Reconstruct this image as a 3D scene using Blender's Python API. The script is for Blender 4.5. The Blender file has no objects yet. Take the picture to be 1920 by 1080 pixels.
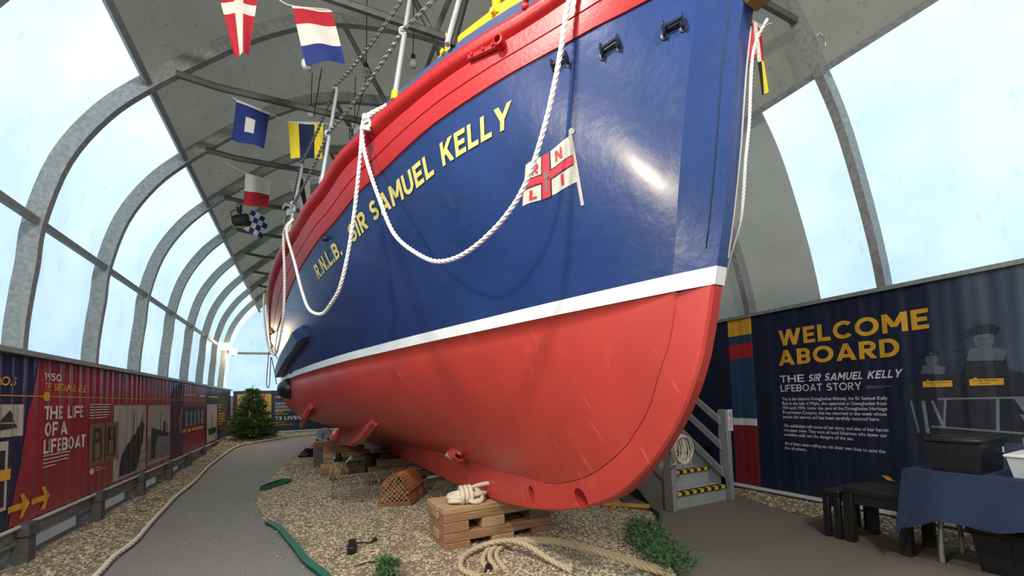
import bpy, bmesh, math, random
import numpy as np
from mathutils import Vector, Matrix
from mathutils.bvhtree import BVHTree

# ------------------------------------------------------------------ camera, world, lights
sc = bpy.context.scene
C = sc.collection
EYE = (0.0, 0.0, 1.6)
YAW, PITCH, ROLL, FOC, CYP = 0.461875, 0.0546108, -0.0296199, 783.81, 702.19
def cam_axes():
    cy, sy, cp, sp = math.cos(YAW), math.sin(YAW), math.cos(PITCH), math.sin(PITCH)
    f = Vector((sy*cp, cy*cp, sp)); r = Vector((cy, -sy, 0)); u = r.cross(f)
    c, s = math.cos(ROLL), math.sin(ROLL)
    return c*r + s*u, -s*r + c*u, f
_r, _u, _f = cam_axes()
cam = bpy.data.cameras.new('camera'); camo = bpy.data.objects.new('camera', cam); C.objects.link(camo)
camo.matrix_world = Matrix(((_r.x, _u.x, -_f.x, EYE[0]), (_r.y, _u.y, -_f.y, EYE[1]), (_r.z, _u.z, -_f.z, EYE[2]), (0, 0, 0, 1)))
cam.sensor_width = 36; cam.sensor_fit = 'HORIZONTAL'; cam.lens = FOC/1920*36
cam.shift_y = (CYP-540)/1920
cam.clip_start = 0.05; cam.clip_end = 300
sc.camera = camo
sc.view_settings.view_transform = 'Standard'; sc.view_settings.look = 'None'
sc.view_settings.gamma = 1; sc.view_settings.use_curve_mapping = False
sc.view_settings.exposure = 0.1

w = bpy.data.worlds.new('sky'); sc.world = w; w.use_nodes = True
nt = w.node_tree; nt.nodes.clear()
wo = nt.nodes.new('ShaderNodeOutputWorld'); bg = nt.nodes.new('ShaderNodeBackground')
tc = nt.nodes.new('ShaderNodeTexCoord'); sx = nt.nodes.new('ShaderNodeSeparateXYZ'); cr = nt.nodes.new('ShaderNodeValToRGB')
nt.links.new(tc.outputs['Generated'], sx.inputs[0]); nt.links.new(sx.outputs['Z'], cr.inputs[0])
cr.color_ramp.elements[0].position = 0.02; cr.color_ramp.elements[0].color = (0.50, 0.72, 0.92, 1)
cr.color_ramp.elements[1].position = 0.55; cr.color_ramp.elements[1].color = (0.86, 0.97, 1.0, 1)
nt.links.new(cr.outputs[0], bg.inputs[0]); bg.inputs[1].default_value = 1.4
nt.links.new(bg.outputs[0], wo.inputs[0])

def light(name, kind, loc, aim, energy, color=(1, 1, 1), size=0.3, sizey=None, spot=None):
    l = bpy.data.lights.new(name, kind); o = bpy.data.objects.new(name, l); C.objects.link(o)
    o.location = loc; l.energy = energy; l.color = color
    d = Vector(aim)-Vector(loc); o.rotation_euler = d.to_track_quat('-Z', 'Y').to_euler()
    if kind == 'AREA':
        l.shape = 'RECTANGLE'; l.size = size; l.size_y = sizey or size
    else:
        l.shadow_soft_size = size
    if spot: l.spot_size = spot; l.spot_blend = 0.6
    return o
# floodlights clamped to the left purlin and spotlights on the tie beams (this end of the tent is behind the camera)
light('floodlight_lamp', 'AREA', (-2.35, 0.86, 3.3), (1.9, 2.2, 2.4), 75, (1.0, 0.84, 0.6), 0.22, 0.16)
light('ceiling_spot_lamp', 'AREA', (-1.0, 1.05, 5.5), (1.2, 4.2, 0.6), 200, (1.0, 0.95, 0.88), 0.35)
light('entrance_spot_lamp', 'AREA', (1.5, -1.6, 5.3), (2.0, 3.2, 0.3), 150, (1.0, 0.95, 0.88), 0.4)
light('right_spot_lamp', 'AREA', (3.6, -0.8, 5.4), (6.2, 3.2, 1.6), 45, (1.0, 0.95, 0.88), 0.4)

# ------------------------------------------------------------------ materials
MATS = {}
def mat(name, col, rough=0.5, metal=0.0, noise=0.0, nscale=8.0, spec=0.5, bump=0.0, bscale=60.0, coat=0.0, coatr=0.05, dirt=None, dscale=3.0, damt=0.5, island=0.0, stretch=None, scratch=None):
    if name in MATS: return MATS[name]
    m = bpy.data.materials.new(name); m.use_nodes = True; n = m.node_tree; b = n.nodes['Principled BSDF']
    b.inputs['Base Color'].default_value = (*col, 1); b.inputs['Roughness'].default_value = rough
    b.inputs['Metallic'].default_value = metal; b.inputs['Specular IOR Level'].default_value = spec
    b.inputs['Coat Weight'].default_value = coat; b.inputs['Coat Roughness'].default_value = coatr
    t = n.nodes.new('ShaderNodeTexCoord'); src = t.outputs['Object']
    if stretch:
        mp = n.nodes.new('ShaderNodeMapping'); mp.inputs['Scale'].default_value = stretch
        n.links.new(src, mp.inputs[0]); src = mp.outputs[0]
    cur = None
    def mixin(fac, colb, cur):
        mx = n.nodes.new('ShaderNodeMix'); mx.data_type = 'RGBA'
        n.links.new(fac, mx.inputs['Factor'])
        if cur is None: mx.inputs['A'].default_value = (*col, 1)
        else: n.links.new(cur, mx.inputs['A'])
        mx.inputs['B'].default_value = (*colb, 1)
        return mx.outputs['Result']
    if noise:
        tx = n.nodes.new('ShaderNodeTexNoise'); tx.inputs['Scale'].default_value = nscale; tx.inputs['Detail'].default_value = 6
        n.links.new(src, tx.inputs[0])
        rp = n.nodes.new('ShaderNodeValToRGB'); rp.color_ramp.elements[0].position = 0.32; rp.color_ramp.elements[1].position = 0.68
        n.links.new(tx.outputs[0], rp.inputs[0])
        ml = n.nodes.new('ShaderNodeMath'); ml.operation = 'MULTIPLY'; ml.inputs[1].default_value = 1.0
        n.links.new(rp.outputs[0], ml.inputs[0])
        cur = mixin(ml.outputs[0], tuple(c*(1-noise) for c in col), cur)
    if dirt:
        tx = n.nodes.new('ShaderNodeTexNoise'); tx.inputs['Scale'].default_value = dscale; tx.inputs['Detail'].default_value = 8; tx.inputs['Roughness'].default_value = 0.7
        n.links.new(src, tx.inputs[0])
        rp = n.nodes.new('ShaderNodeValToRGB'); rp.color_ramp.elements[0].position = 0.56; rp.color_ramp.elements[1].position = 0.72
        rp.color_ramp.elements[1].color = (damt, damt, damt, 1)
        n.links.new(tx.outputs[0], rp.inputs[0])
        cur = mixin(rp.outputs[0], dirt, cur)
    if scratch:
        colb, ang, amt = scratch
        m1 = n.nodes.new('ShaderNodeMapping'); m1.inputs['Rotation'].default_value = (ang, 0, 0); n.links.new(t.outputs['Object'], m1.inputs[0])
        m2 = n.nodes.new('ShaderNodeMapping'); m2.inputs['Scale'].default_value = (4, 16, 0.9); n.links.new(m1.outputs[0], m2.inputs[0])
        tx = n.nodes.new('ShaderNodeTexNoise'); tx.inputs['Scale'].default_value = 1.5; tx.inputs['Detail'].default_value = 3; n.links.new(m2.outputs[0], tx.inputs[0])
        rp = n.nodes.new('ShaderNodeValToRGB'); rp.color_ramp.elements[0].position = 0.66; rp.color_ramp.elements[1].position = 0.76
        rp.color_ramp.elements[1].color = (amt, amt, amt, 1); n.links.new(tx.outputs[0], rp.inputs[0])
        cur = mixin(rp.outputs[0], colb, cur)
    if island:
        g = n.nodes.new('ShaderNodeNewGeometry'); hv = n.nodes.new('ShaderNodeHueSaturation')
        mr = n.nodes.new('ShaderNodeMapRange'); mr.inputs['To Min'].default_value = 1-island; mr.inputs['To Max'].default_value = 1+island
        n.links.new(g.outputs['Random Per Island'], mr.inputs[0]); n.links.new(mr.outputs[0], hv.inputs['Value'])
        if cur is None: hv.inputs['Color'].default_value = (*col, 1)
        else: n.links.new(cur, hv.inputs['Color'])
        cur = hv.outputs[0]
    if cur is not None: n.links.new(cur, b.inputs['Base Color'])
    if bump:
        tx = n.nodes.new('ShaderNodeTexNoise'); tx.inputs['Scale'].default_value = bscale; tx.inputs['Detail'].default_value = 4
        n.links.new(src, tx.inputs[0]); bp = n.nodes.new('ShaderNodeBump'); bp.inputs['Strength'].default_value = bump; bp.inputs['Distance'].default_value = 0.02
        n.links.new(tx.outputs[0], bp.inputs['Height']); n.links.new(bp.outputs[0], b.inputs['Normal'])
    MATS[name] = m
    return m
def emis(name, col, st):
    m = bpy.data.materials.new(name); m.use_nodes = True; n = m.node_tree; b = n.nodes['Principled BSDF']
    b.inputs['Base Color'].default_value = (*col, 1); b.inputs['Emission Color'].default_value = (*col, 1); b.inputs['Emission Strength'].default_value = st
    MATS[name] = m; return m
def sheet_mat():
    m = bpy.data.materials.new('clear_sheet'); m.use_nodes = True; n = m.node_tree; n.nodes.clear()
    o = n.nodes.new('ShaderNodeOutputMaterial'); t = n.nodes.new('ShaderNodeBsdfTransparent'); tl = n.nodes.new('ShaderNodeBsdfTranslucent'); gl = n.nodes.new('ShaderNodeBsdfGlossy')
    t.inputs[0].default_value = (0.97, 0.99, 1, 1); gl.inputs['Roughness'].default_value = 0.5
    x = n.nodes.new('ShaderNodeTexCoord')
    def nz(scale, detail, p0, p1, c0, c1, rough=0.6, st=None):
        a = n.nodes.new('ShaderNodeTexNoise'); a.inputs['Scale'].default_value = scale; a.inputs['Detail'].default_value = detail; a.inputs['Roughness'].default_value = rough
        if st:
            mp = n.nodes.new('ShaderNodeMapping'); mp.inputs['Scale'].default_value = st; n.links.new(x.outputs['Object'], mp.inputs[0]); n.links.new(mp.outputs[0], a.inputs[0])
        else: n.links.new(x.outputs['Object'], a.inputs[0])
        r = n.nodes.new('ShaderNodeValToRGB'); r.color_ramp.elements[0].position = p0; r.color_ramp.elements[1].position = p1
        r.color_ramp.elements[0].color = (*c0, 1); r.color_ramp.elements[1].color = (*c1, 1)
        n.links.new(a.outputs[0], r.inputs[0]); return r.outputs[0]
    cloud = nz(0.9, 5, 0.35, 0.7, (0.93, 0.97, 1.0), (0.72, 0.8, 0.86))
    speck = nz(26, 5, 0.66, 0.78, (1, 1, 1), (0.45, 0.52, 0.52), 0.75)
    streak = nz(3.0, 4, 0.6, 0.75, (1, 1, 1), (0.8, 0.84, 0.84), 0.6, (3, 3, 0.35))
    def mul(a, b):
        mx = n.nodes.new('ShaderNodeMix'); mx.data_type = 'RGBA'; mx.blend_type = 'MULTIPLY'; mx.inputs['Factor'].default_value = 1
        n.links.new(a, mx.inputs['A']); n.links.new(b, mx.inputs['B']); return mx.outputs['Result']
    col = mul(mul(cloud, speck), streak)
    n.links.new(col, tl.inputs[0]); n.links.new(col, t.inputs[0])
    m1 = n.nodes.new('ShaderNodeMixShader'); m1.inputs[0].default_value = 0.45
    n.links.new(t.outputs[0], m1.inputs[1]); n.links.new(tl.outputs[0], m1.inputs[2])
    m2 = n.nodes.new('ShaderNodeMixShader'); m2.inputs[0].default_value = 0.02
    n.links.new(m1.outputs[0], m2.inputs[1]); n.links.new(gl.outputs[0], m2.inputs[2])
    n.links.new(m2.outputs[0], o.inputs[0]); MATS['clear_sheet'] = m; return m

M = dict(
 red_hull=mat('red_hull', (0.54, 0.050, 0.038), 0.42, noise=0.16, nscale=1.6, coat=0.15, coatr=0.3, dirt=(0.64, 0.12, 0.10), dscale=5, damt=0.3, stretch=(1, 1, 0.5), scratch=((0.75, 0.25, 0.22), 0.45, 0.5)),
 red_band=mat('red_band', (0.43, 0.008, 0.011), 0.45, noise=0.12, nscale=3, coat=0.1, coatr=0.25, bump=0.12, bscale=40),
 blue_hull=mat('blue_hull', (0.022, 0.054, 0.20), 0.3, noise=0.25, nscale=2.0, coat=0.22, coatr=0.16, spec=0.3, bump=0.14, bscale=12, dirt=(0.045, 0.07, 0.18), dscale=4, damt=0.6, scratch=((0.10, 0.13, 0.24), 0.45, 0.25)),
 blue_fitting=mat('blue_fitting', (0.008, 0.012, 0.035), 0.4),
 blue_trim=mat('blue_trim', (0.05, 0.075, 0.17), 0.5, noise=0.15, nscale=4),
 white_paint=mat('white_paint', (0.82, 0.84, 0.84), 0.35, noise=0.06, nscale=6),
 yellow_paint=mat('yellow_paint', (0.85, 0.48, 0.01), 0.35, noise=0.15, nscale=9, bump=0.1),
 letter_yellow=mat('letter_yellow', (0.78, 0.66, 0.20), 0.4),
 letter_edge=mat('letter_edge', (0.01, 0.012, 0.03), 0.5),
 black_rubber=mat('black_rubber', (0.012, 0.012, 0.014), 0.35),
 galv=mat('galvanised_steel', (0.34, 0.36, 0.36), 0.55, 0.2, noise=0.35, nscale=22, dirt=(0.25, 0.25, 0.24), dscale=9, damt=0.6),
 galv_dark=mat('weathered_steel', (0.13, 0.13, 0.125), 0.65, 0.2, noise=0.3, nscale=12),
 roof=mat('roof_sheet', (0.30, 0.285, 0.25), 0.85, noise=0.12, nscale=2, dirt=(0.10, 0.09, 0.075), dscale=11, damt=0.75, stretch=(1, 0.5, 1)),
 grey_sheet=mat('grey_sheet', (0.42, 0.41, 0.38), 0.8, noise=0.06, nscale=2),
 kick=mat('kick_sheet', (0.62, 0.58, 0.57), 0.8, noise=0.15, nscale=4),
 navy=mat('navy_print', (0.018, 0.026, 0.075), 0.38, noise=0.1, nscale=3),
 navy_right=mat('navy_print_right', (0.011, 0.017, 0.048), 0.5, noise=0.15, nscale=1.2),
 navy_blue=mat('blue_print', (0.02, 0.055, 0.13), 0.6),
 slate=mat('slate_print', (0.040, 0.062, 0.105), 0.5, noise=0.35, nscale=3),
 figure_dark=mat('figure_dark_print', (0.018, 0.024, 0.04), 0.6, noise=0.3, nscale=9),
 figure_mid=mat('figure_mid_print', (0.11, 0.14, 0.18), 0.6, noise=0.3, nscale=14),
 figure_pale=mat('figure_pale_print', (0.20, 0.24, 0.29), 0.6, noise=0.3, nscale=14),
 red_print=mat('red_print', (0.36, 0.032, 0.048), 0.36, noise=0.22, nscale=1.5),
 red_print_dark=mat('dark_red_print', (0.22, 0.015, 0.025), 0.55),
 bright_red_print=mat('bright_red_print', (0.42, 0.02, 0.025), 0.55),
 gold_print=mat('gold_print', (0.75, 0.40, 0.03), 0.55),
 white_print=mat('white_print', (0.72, 0.72, 0.74), 0.55),
 cream_print=mat('cream_print', (0.55, 0.52, 0.44), 0.6, noise=0.25, nscale=3),
 photo_grey=mat('photo_grey_print', (0.32, 0.32, 0.31), 0.6, noise=0.45, nscale=9),
 photo_dark=mat('photo_dark_print', (0.035, 0.04, 0.045), 0.6, noise=0.4, nscale=12),
 frame_gold=mat('frame_print', (0.26, 0.18, 0.10), 0.6, noise=0.3, nscale=12),
 plum_print=mat('plum_print', (0.085, 0.03, 0.06), 0.6, noise=0.3, nscale=3),
 map_print=mat('map_print', (0.60, 0.42, 0.12), 0.6, noise=0.2, nscale=3),
 asphalt=mat('asphalt', (0.27, 0.265, 0.25), 0.85, noise=0.35, nscale=45, bump=0.6, bscale=120, dirt=(0.15, 0.125, 0.095), dscale=0.8, damt=0.7),
 gravel_base=mat('gravel_base', (0.30, 0.245, 0.165), 0.95, noise=0.45, nscale=55, bump=1.0, bscale=70),
 gravel=mat('gravel_stone', (0.47, 0.385, 0.27), 0.8, island=0.45, noise=0.2, nscale=30),
 rope_white=mat('white_rope', (0.78, 0.78, 0.76), 0.75, noise=0.12, nscale=60),
 rope_cream=mat('cream_rope', (0.72, 0.66, 0.52), 0.8, noise=0.15, nscale=60),
 rope_tan=mat('tan_rope', (0.56, 0.45, 0.29), 0.85, noise=0.2, nscale=60),
 rope_grey=mat('grey_rope', (0.22, 0.21, 0.19), 0.9, noise=0.3, nscale=40),
 wood=mat('oak_timber', (0.40, 0.22, 0.11), 0.7, noise=0.4, nscale=5, stretch=(0.6, 6, 12), bump=0.15, island=0.0),
 wood_light=mat('pale_timber', (0.52, 0.33, 0.18), 0.7, noise=0.3, nscale=5, stretch=(0.6, 6, 12), bump=0.15),
 wood_dark=mat('dark_timber', (0.22, 0.14, 0.08), 0.75, noise=0.4, nscale=5, stretch=(0.6, 6, 12), bump=0.2),
 wood_grey=mat('grey_timber', (0.32, 0.28, 0.24), 0.8, noise=0.35, nscale=5, stretch=(0.6, 6, 12), bump=0.2),
 wood_yellow=mat('yellow_timber', (0.50, 0.26, 0.05), 0.6, noise=0.3, nscale=8),
 stair_grey=mat('grey_stair_paint', (0.30, 0.32, 0.33), 0.45, noise=0.1, nscale=6),
 stair_tread=mat('grey_tread', (0.38, 0.40, 0.40), 0.6, noise=0.15, nscale=10),
 black_grip=mat('black_grip', (0.015, 0.015, 0.015), 0.8),
 yellow_grip=mat('yellow_grip', (0.8, 0.5, 0.03), 0.7),
 paper=mat('paper', (0.8, 0.76, 0.80), 0.6),
 purple_ink=mat('purple_ink', (0.25, 0.08, 0.25), 0.6),
 cloth_navy=mat('navy_cloth', (0.022, 0.040, 0.10), 0.9, noise=0.25, nscale=40, bump=0.3, bscale=150),
 black_plastic=mat('black_plastic', (0.012, 0.012, 0.014), 0.42, noise=0.2, nscale=20, bump=0.1),
 black_wood=mat('black_wood', (0.016, 0.016, 0.018), 0.45),
 clear_plastic=mat('cloudy_plastic', (0.62, 0.66, 0.70), 0.2, noise=0.1),
 leg_grey=mat('grey_tube', (0.38, 0.39, 0.4), 0.35, 0.5),
 netting=mat('grey_net', (0.20, 0.165, 0.13), 0.9),
 orange_net=mat('orange_net', (0.72, 0.25, 0.07), 0.8, noise=0.3, nscale=30),
 rust_wood=mat('rust_wood', (0.30, 0.12, 0.08), 0.8, noise=0.3, nscale=12),
 brown_jug=mat('brown_jug', (0.34, 0.22, 0.09), 0.5, noise=0.4, nscale=12),
 green_plastic=mat('green_plastic', (0.012, 0.12, 0.08), 0.7, noise=0.15),
 pine=mat('pine_needles', (0.07, 0.15, 0.045), 0.7, island=0.5),
 fake_green=mat('green_leaves', (0.10, 0.20, 0.085), 0.7, island=0.65),
 bark=mat('bark', (0.10, 0.06, 0.035), 0.9),
 orange_buoy=mat('orange_buoy', (0.80, 0.12, 0.03), 0.45),
 pink_buoy=mat('pink_buoy', (0.85, 0.10, 0.16), 0.45),
 steel=mat('stanchion_steel', (0.45, 0.48, 0.50), 0.4, 0.4, noise=0.15, nscale=20),
 chain=mat('chain_steel', (0.30, 0.30, 0.29), 0.5, 0.5, noise=0.3, nscale=60),
 brass_wood=mat('varnished_wood', (0.45, 0.27, 0.10), 0.4, noise=0.3, nscale=15),
 f_red=mat('flag_red', (0.45, 0.015, 0.03), 0.85, noise=0.1, nscale=20),
 f_white=mat('flag_white', (0.70, 0.68, 0.62), 0.85, noise=0.08, nscale=20),
 f_blue=mat('flag_blue', (0.012, 0.03, 0.17), 0.85),
 f_navy=mat('flag_navy', (0.01, 0.018, 0.075), 0.85),
 f_yellow=mat('flag_yellow', (0.80, 0.62, 0.03), 0.85),
 f_black=mat('flag_black', (0.01, 0.01, 0.012), 0.85),
 cord=mat('dark_cord', (0.02, 0.02, 0.02), 0.7),
 bulb=mat('frosted_bulb', (0.62, 0.62, 0.64), 0.25),
 black_metal=mat('black_metal', (0.014, 0.014, 0.015), 0.5),
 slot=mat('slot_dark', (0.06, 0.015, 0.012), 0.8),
 pole_grey=mat('painted_pole', (0.50, 0.46, 0.46), 0.5),
 blue_strake=mat('blue_strake', (0.035, 0.075, 0.20), 0.4, noise=0.2, nscale=4),
 seam_red=mat('seam_red', (0.16, 0.012, 0.012), 0.8),
 figure_shade=mat('figure_shade_print', (0.07, 0.09, 0.115), 0.6, noise=0.3, nscale=14),
 emblem_white=mat('emblem_white', (0.66, 0.64, 0.55), 0.5, noise=0.15, nscale=12),
 emblem_red=mat('emblem_red', (0.68, 0.03, 0.06), 0.5),
 emblem_grey=mat('emblem_grey', (0.20, 0.16, 0.13), 0.5),
 outside=mat('outside_grass', (0.10, 0.14, 0.05), 0.9),
)
def blend_along(m, axis, lo, hi, colb, nz=0.0, nscale=1.0, amt=1.0):
    """one printed or dirty zone fading into another along an axis of the object"""
    n = m.node_tree; b = n.nodes['Principled BSDF']; t = n.nodes.new('ShaderNodeTexCoord'); s = n.nodes.new('ShaderNodeSeparateXYZ'); n.links.new(t.outputs['Object'], s.inputs[0])
    src = s.outputs[axis]
    if nz:
        tx = n.nodes.new('ShaderNodeTexNoise'); tx.inputs['Scale'].default_value = nscale; tx.inputs['Detail'].default_value = 5; n.links.new(t.outputs['Object'], tx.inputs[0])
        ad = n.nodes.new('ShaderNodeMath'); ad.operation = 'MULTIPLY_ADD'; n.links.new(tx.outputs[0], ad.inputs[0]); ad.inputs[1].default_value = nz; n.links.new(src, ad.inputs[2]); src = ad.outputs[0]
    mr = n.nodes.new('ShaderNodeMapRange'); mr.interpolation_type = 'SMOOTHSTEP'; mr.inputs['From Min'].default_value = lo; mr.inputs['From Max'].default_value = hi; mr.inputs['To Max'].default_value = amt; n.links.new(src, mr.inputs[0])
    mx = n.nodes.new('ShaderNodeMix'); mx.data_type = 'RGBA'; n.links.new(mr.outputs[0], mx.inputs['Factor']); lk = b.inputs['Base Color'].links
    if lk: n.links.new(lk[0].from_socket, mx.inputs['A'])
    else: mx.inputs['A'].default_value = b.inputs['Base Color'].default_value
    mx.inputs['B'].default_value = (*colb, 1); n.links.new(mx.outputs['Result'], b.inputs['Base Color'])
blend_along(M['asphalt'], 0, 2.6, 4.6, (0.165, 0.135, 0.10), 1.2, 1.5, .8)
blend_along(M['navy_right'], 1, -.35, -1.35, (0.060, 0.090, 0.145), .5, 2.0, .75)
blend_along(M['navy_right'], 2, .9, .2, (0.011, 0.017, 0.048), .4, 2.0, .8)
M['lamp_glow'] = emis('lamp_glow', (1.0, 0.84, 0.55), 26)
SHEET = sheet_mat()
def membrane(name, col, tcol, fac, specks):
    m = bpy.data.materials.new(name); m.use_nodes = True; n = m.node_tree; n.nodes.clear()
    o = n.nodes.new('ShaderNodeOutputMaterial'); d = n.nodes.new('ShaderNodeBsdfDiffuse'); tl = n.nodes.new('ShaderNodeBsdfTranslucent'); mx = n.nodes.new('ShaderNodeMixShader')
    x = n.nodes.new('ShaderNodeTexCoord')
    def layer(scale, p0, p1, c1):
        a = n.nodes.new('ShaderNodeTexNoise'); a.inputs['Scale'].default_value = scale; a.inputs['Detail'].default_value = 5; a.inputs['Roughness'].default_value = 0.7; n.links.new(x.outputs['Object'], a.inputs[0])
        r = n.nodes.new('ShaderNodeValToRGB'); r.color_ramp.elements[0].position = p0; r.color_ramp.elements[1].position = p1; r.color_ramp.elements[0].color = (1, 1, 1, 1); r.color_ramp.elements[1].color = (c1, c1, c1, 1); n.links.new(a.outputs[0], r.inputs[0]); return r.outputs[0]
    def mul(a, b):
        k = n.nodes.new('ShaderNodeMix'); k.data_type = 'RGBA'; k.blend_type = 'MULTIPLY'; k.inputs['Factor'].default_value = 1; n.links.new(a, k.inputs['A'])
        if isinstance(b, tuple): k.inputs['B'].default_value = (*b, 1)
        else: n.links.new(b, k.inputs['B'])
        return k.outputs['Result']
    s_ = layer(1.2, .35, .75, .82)
    if specks: s_ = mul(s_, layer(14, .60, .72, .42))
    n.links.new(mul(s_, col), d.inputs[0]); n.links.new(mul(s_, tcol), tl.inputs[0]); mx.inputs[0].default_value = fac
    n.links.new(d.outputs[0], mx.inputs[1]); n.links.new(tl.outputs[0], mx.inputs[2]); n.links.new(mx.outputs[0], o.inputs[0]); MATS[name] = m; return m
M['roof'] = membrane('roof_membrane', (0.33, 0.31, 0.26), (0.27, 0.25, 0.205), 0.4, True)
M['kick'] = membrane('kick_membrane', (0.5, 0.46, 0.45), (0.36, 0.32, 0.31), 0.5, False)
M['grey_sheet'] = membrane('grey_membrane', (0.40, 0.39, 0.36), (0.36, 0.35, 0.32), 0.35, False)

# ------------------------------------------------------------------ mesh helpers
class MB:
    def __init__(s): s.v = []; s.f = []; s.m = []
    def add(s, vs, fs, mi=0):
        o = len(s.v); s.v += [tuple(map(float, p)) for p in vs]; s.f += [tuple(i+o for i in f) for f in fs]; s.m += [mi]*len(fs); return s
    def box(s, c, d, rz=0.0, mi=0, mtx=None, bev=0.0):
        x, y, z = d[0]/2, d[1]/2, d[2]/2
        if bev > 0:
            b = min(bev, x*.9, y*.9, z*.9); vs = []; idx = {}
            for sx_ in (-1, 1):
                for sy_ in (-1, 1):
                    for sz_ in (-1, 1):
                        for ax in range(3):
                            p = [sx_*x, sy_*y, sz_*z]
                            for k in range(3):
                                if k != ax: p[k] -= (sx_, sy_, sz_)[k]*b
                            idx[(sx_, sy_, sz_, ax)] = len(vs); vs.append(p)
            bm = bmesh.new(); bvs = [bm.verts.new(p) for p in vs]
            r = bmesh.ops.convex_hull(bm, input=bvs); bm.verts.index_update()
            vs = [v.co[:] for v in bm.verts]; fs = [[v.index for v in f.verts] for f in bm.faces]; bm.free()
        else:
            vs = [(-x, -y, -z), (x, -y, -z), (x, y, -z), (-x, y, -z), (-x, -y, z), (x, -y, z), (x, y, z), (-x, y, z)]
            fs = [(0, 3, 2, 1), (4, 5, 6, 7), (0, 1, 5, 4), (1, 2, 6, 5), (2, 3, 7, 6), (3, 0, 4, 7)]
        R = mtx.to_3x3() if mtx else Matrix.Rotation(rz, 3, 'Z')
        c = Vector(c)
        return s.add([R @ Vector(p) + c for p in vs], fs, mi)
    def b2(s, lo, hi, mi=0, bev=0.0):
        return s.box([(a+b)/2 for a, b in zip(lo, hi)], [abs(b-a) for a, b in zip(lo, hi)], 0, mi, None, bev)
    def tube(s, pts, r, n=8, mi=0, closed=False, caps=True, rs=None):
        P = [Vector(p) for p in pts]; k = len(P); fr = frames(P, closed); vs = []; fs = []
        for i in range(k):
            a, b = fr[i]; rr = rs[i] if rs else r
            for j in range(n):
                t = 2*math.pi*j/n; vs.append(P[i]+rr*(math.cos(t)*a+math.sin(t)*b))
        for i in range(k if closed else k-1):
            i2 = (i+1) % k
            for j in range(n):
                j2 = (j+1) % n; fs.append((i*n+j, i*n+j2, i2*n+j2, i2*n+j))
        if caps and not closed:
            fs.append(tuple(range(n))[::-1]); fs.append(tuple((k-1)*n+j for j in range(n)))
        return s.add(vs, fs, mi)
    def lathe(s, prof, c=(0, 0, 0), n=20, axis=None, mi=0):
        R = Vector((0, 0, 1)).rotation_difference(Vector(axis).normalized()).to_matrix() if axis else Matrix.Identity(3)
        vs = []; fs = []; k = len(prof); c = Vector(c)
        for (r, z) in prof:
            for j in range(n):
                t = 2*math.pi*j/n; vs.append(R @ Vector((r*math.cos(t), r*math.sin(t), z))+c)
        for i in range(k-1):
            for j in range(n):
                j2 = (j+1) % n; fs.append((i*n+j, i*n+j2, (i+1)*n+j2, (i+1)*n+j))
        fs.append(tuple(range(n))[::-1]); fs.append(tuple((k-1)*n+j for j in range(n)))
        return s.add(vs, fs, mi)
    def grid(s, fn, nu, nv, mi=0):
        vs = [fn(i/nu, j/nv) for i in range(nu+1) for j in range(nv+1)]; fs = []; mm = []
        for i in range(nu):
            for j in range(nv):
                a = i*(nv+1)+j; fs.append((a, a+nv+1, a+nv+2, a+1)); mm.append(mi((i+.5)/nu, (j+.5)/nv) if callable(mi) else mi)
        o = len(s.m); s.add(vs, fs, 0); s.m[o:] = mm; return s
    def prism(s, poly, d, mi=0):
        """polygon given as 3D points, extruded by vector d"""
        n = len(poly); d = Vector(d); P = [Vector(p) for p in poly]
        fs = [tuple(range(n))[::-1], tuple(range(n, 2*n))]+[(i, (i+1) % n, n+(i+1) % n, n+i) for i in range(n)]
        return s.add(P+[p+d for p in P], fs, mi)
    def sphere(s, c, r, n=14, sc_=(1, 1, 1), mi=0):
        prof = [(max(1e-4, math.sin(math.pi*i/n)), -math.cos(math.pi*i/n)) for i in range(n+1)]
        o = len(s.v); s.lathe(prof, (0, 0, 0), n+4, None, mi)
        for i in range(o, len(s.v)):
            p = s.v[i]; s.v[i] = (c[0]+p[0]*r*sc_[0], c[1]+p[1]*r*sc_[1], c[2]+p[2]*r*sc_[2])
        return s
    def build(s, name, mats, parent=None, smooth=False, flip=False, fix=True):
        me = bpy.data.meshes.new(name)
        off = Vector(parent['_o']) if parent is not None and '_o' in parent else Vector((0, 0, 0))
        me.from_pydata([Vector(p)-off for p in s.v], [], s.f)
        if not isinstance(mats, (list, tuple)): mats = [mats]
        for m in mats: me.materials.append(m)
        me.polygons.foreach_set('material_index', s.m)
        if fix:
            bm = bmesh.new(); bm.from_mesh(me); bmesh.ops.recalc_face_normals(bm, faces=bm.faces); bm.to_mesh(me); bm.free()
        if smooth:
            me.polygons.foreach_set('use_smooth', [True]*len(me.polygons))
            if smooth is not True:
                me.set_sharp_from_angle(angle=smooth)
        me.update()
        o = bpy.data.objects.new(name, me); C.objects.link(o)
        if parent is not None:
            o.parent = parent
            if '_o' in parent: o['_o'] = parent['_o']
        return o
AUTO = math.radians(38)
def frames(P, closed=False):
    k = len(P); T = []
    for i in range(k):
        a = P[(i-1) % k] if (closed or i > 0) else P[i]; b = P[(i+1) % k] if (closed or i < k-1) else P[i]
        t = (b-a); T.append(t.normalized() if t.length > 1e-9 else Vector((0, 0, 1)))
    ref = Vector((0, 0, 1)) if abs(T[0].z) < 0.9 else Vector((1, 0, 0))
    a = T[0].cross(ref).normalized(); out = []
    for i in range(k):
        a = a-T[i]*a.dot(T[i]); a = a.normalized() if a.length > 1e-6 else T[i].orthogonal().normalized()
        out.append((a, T[i].cross(a)))
    return out
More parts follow.
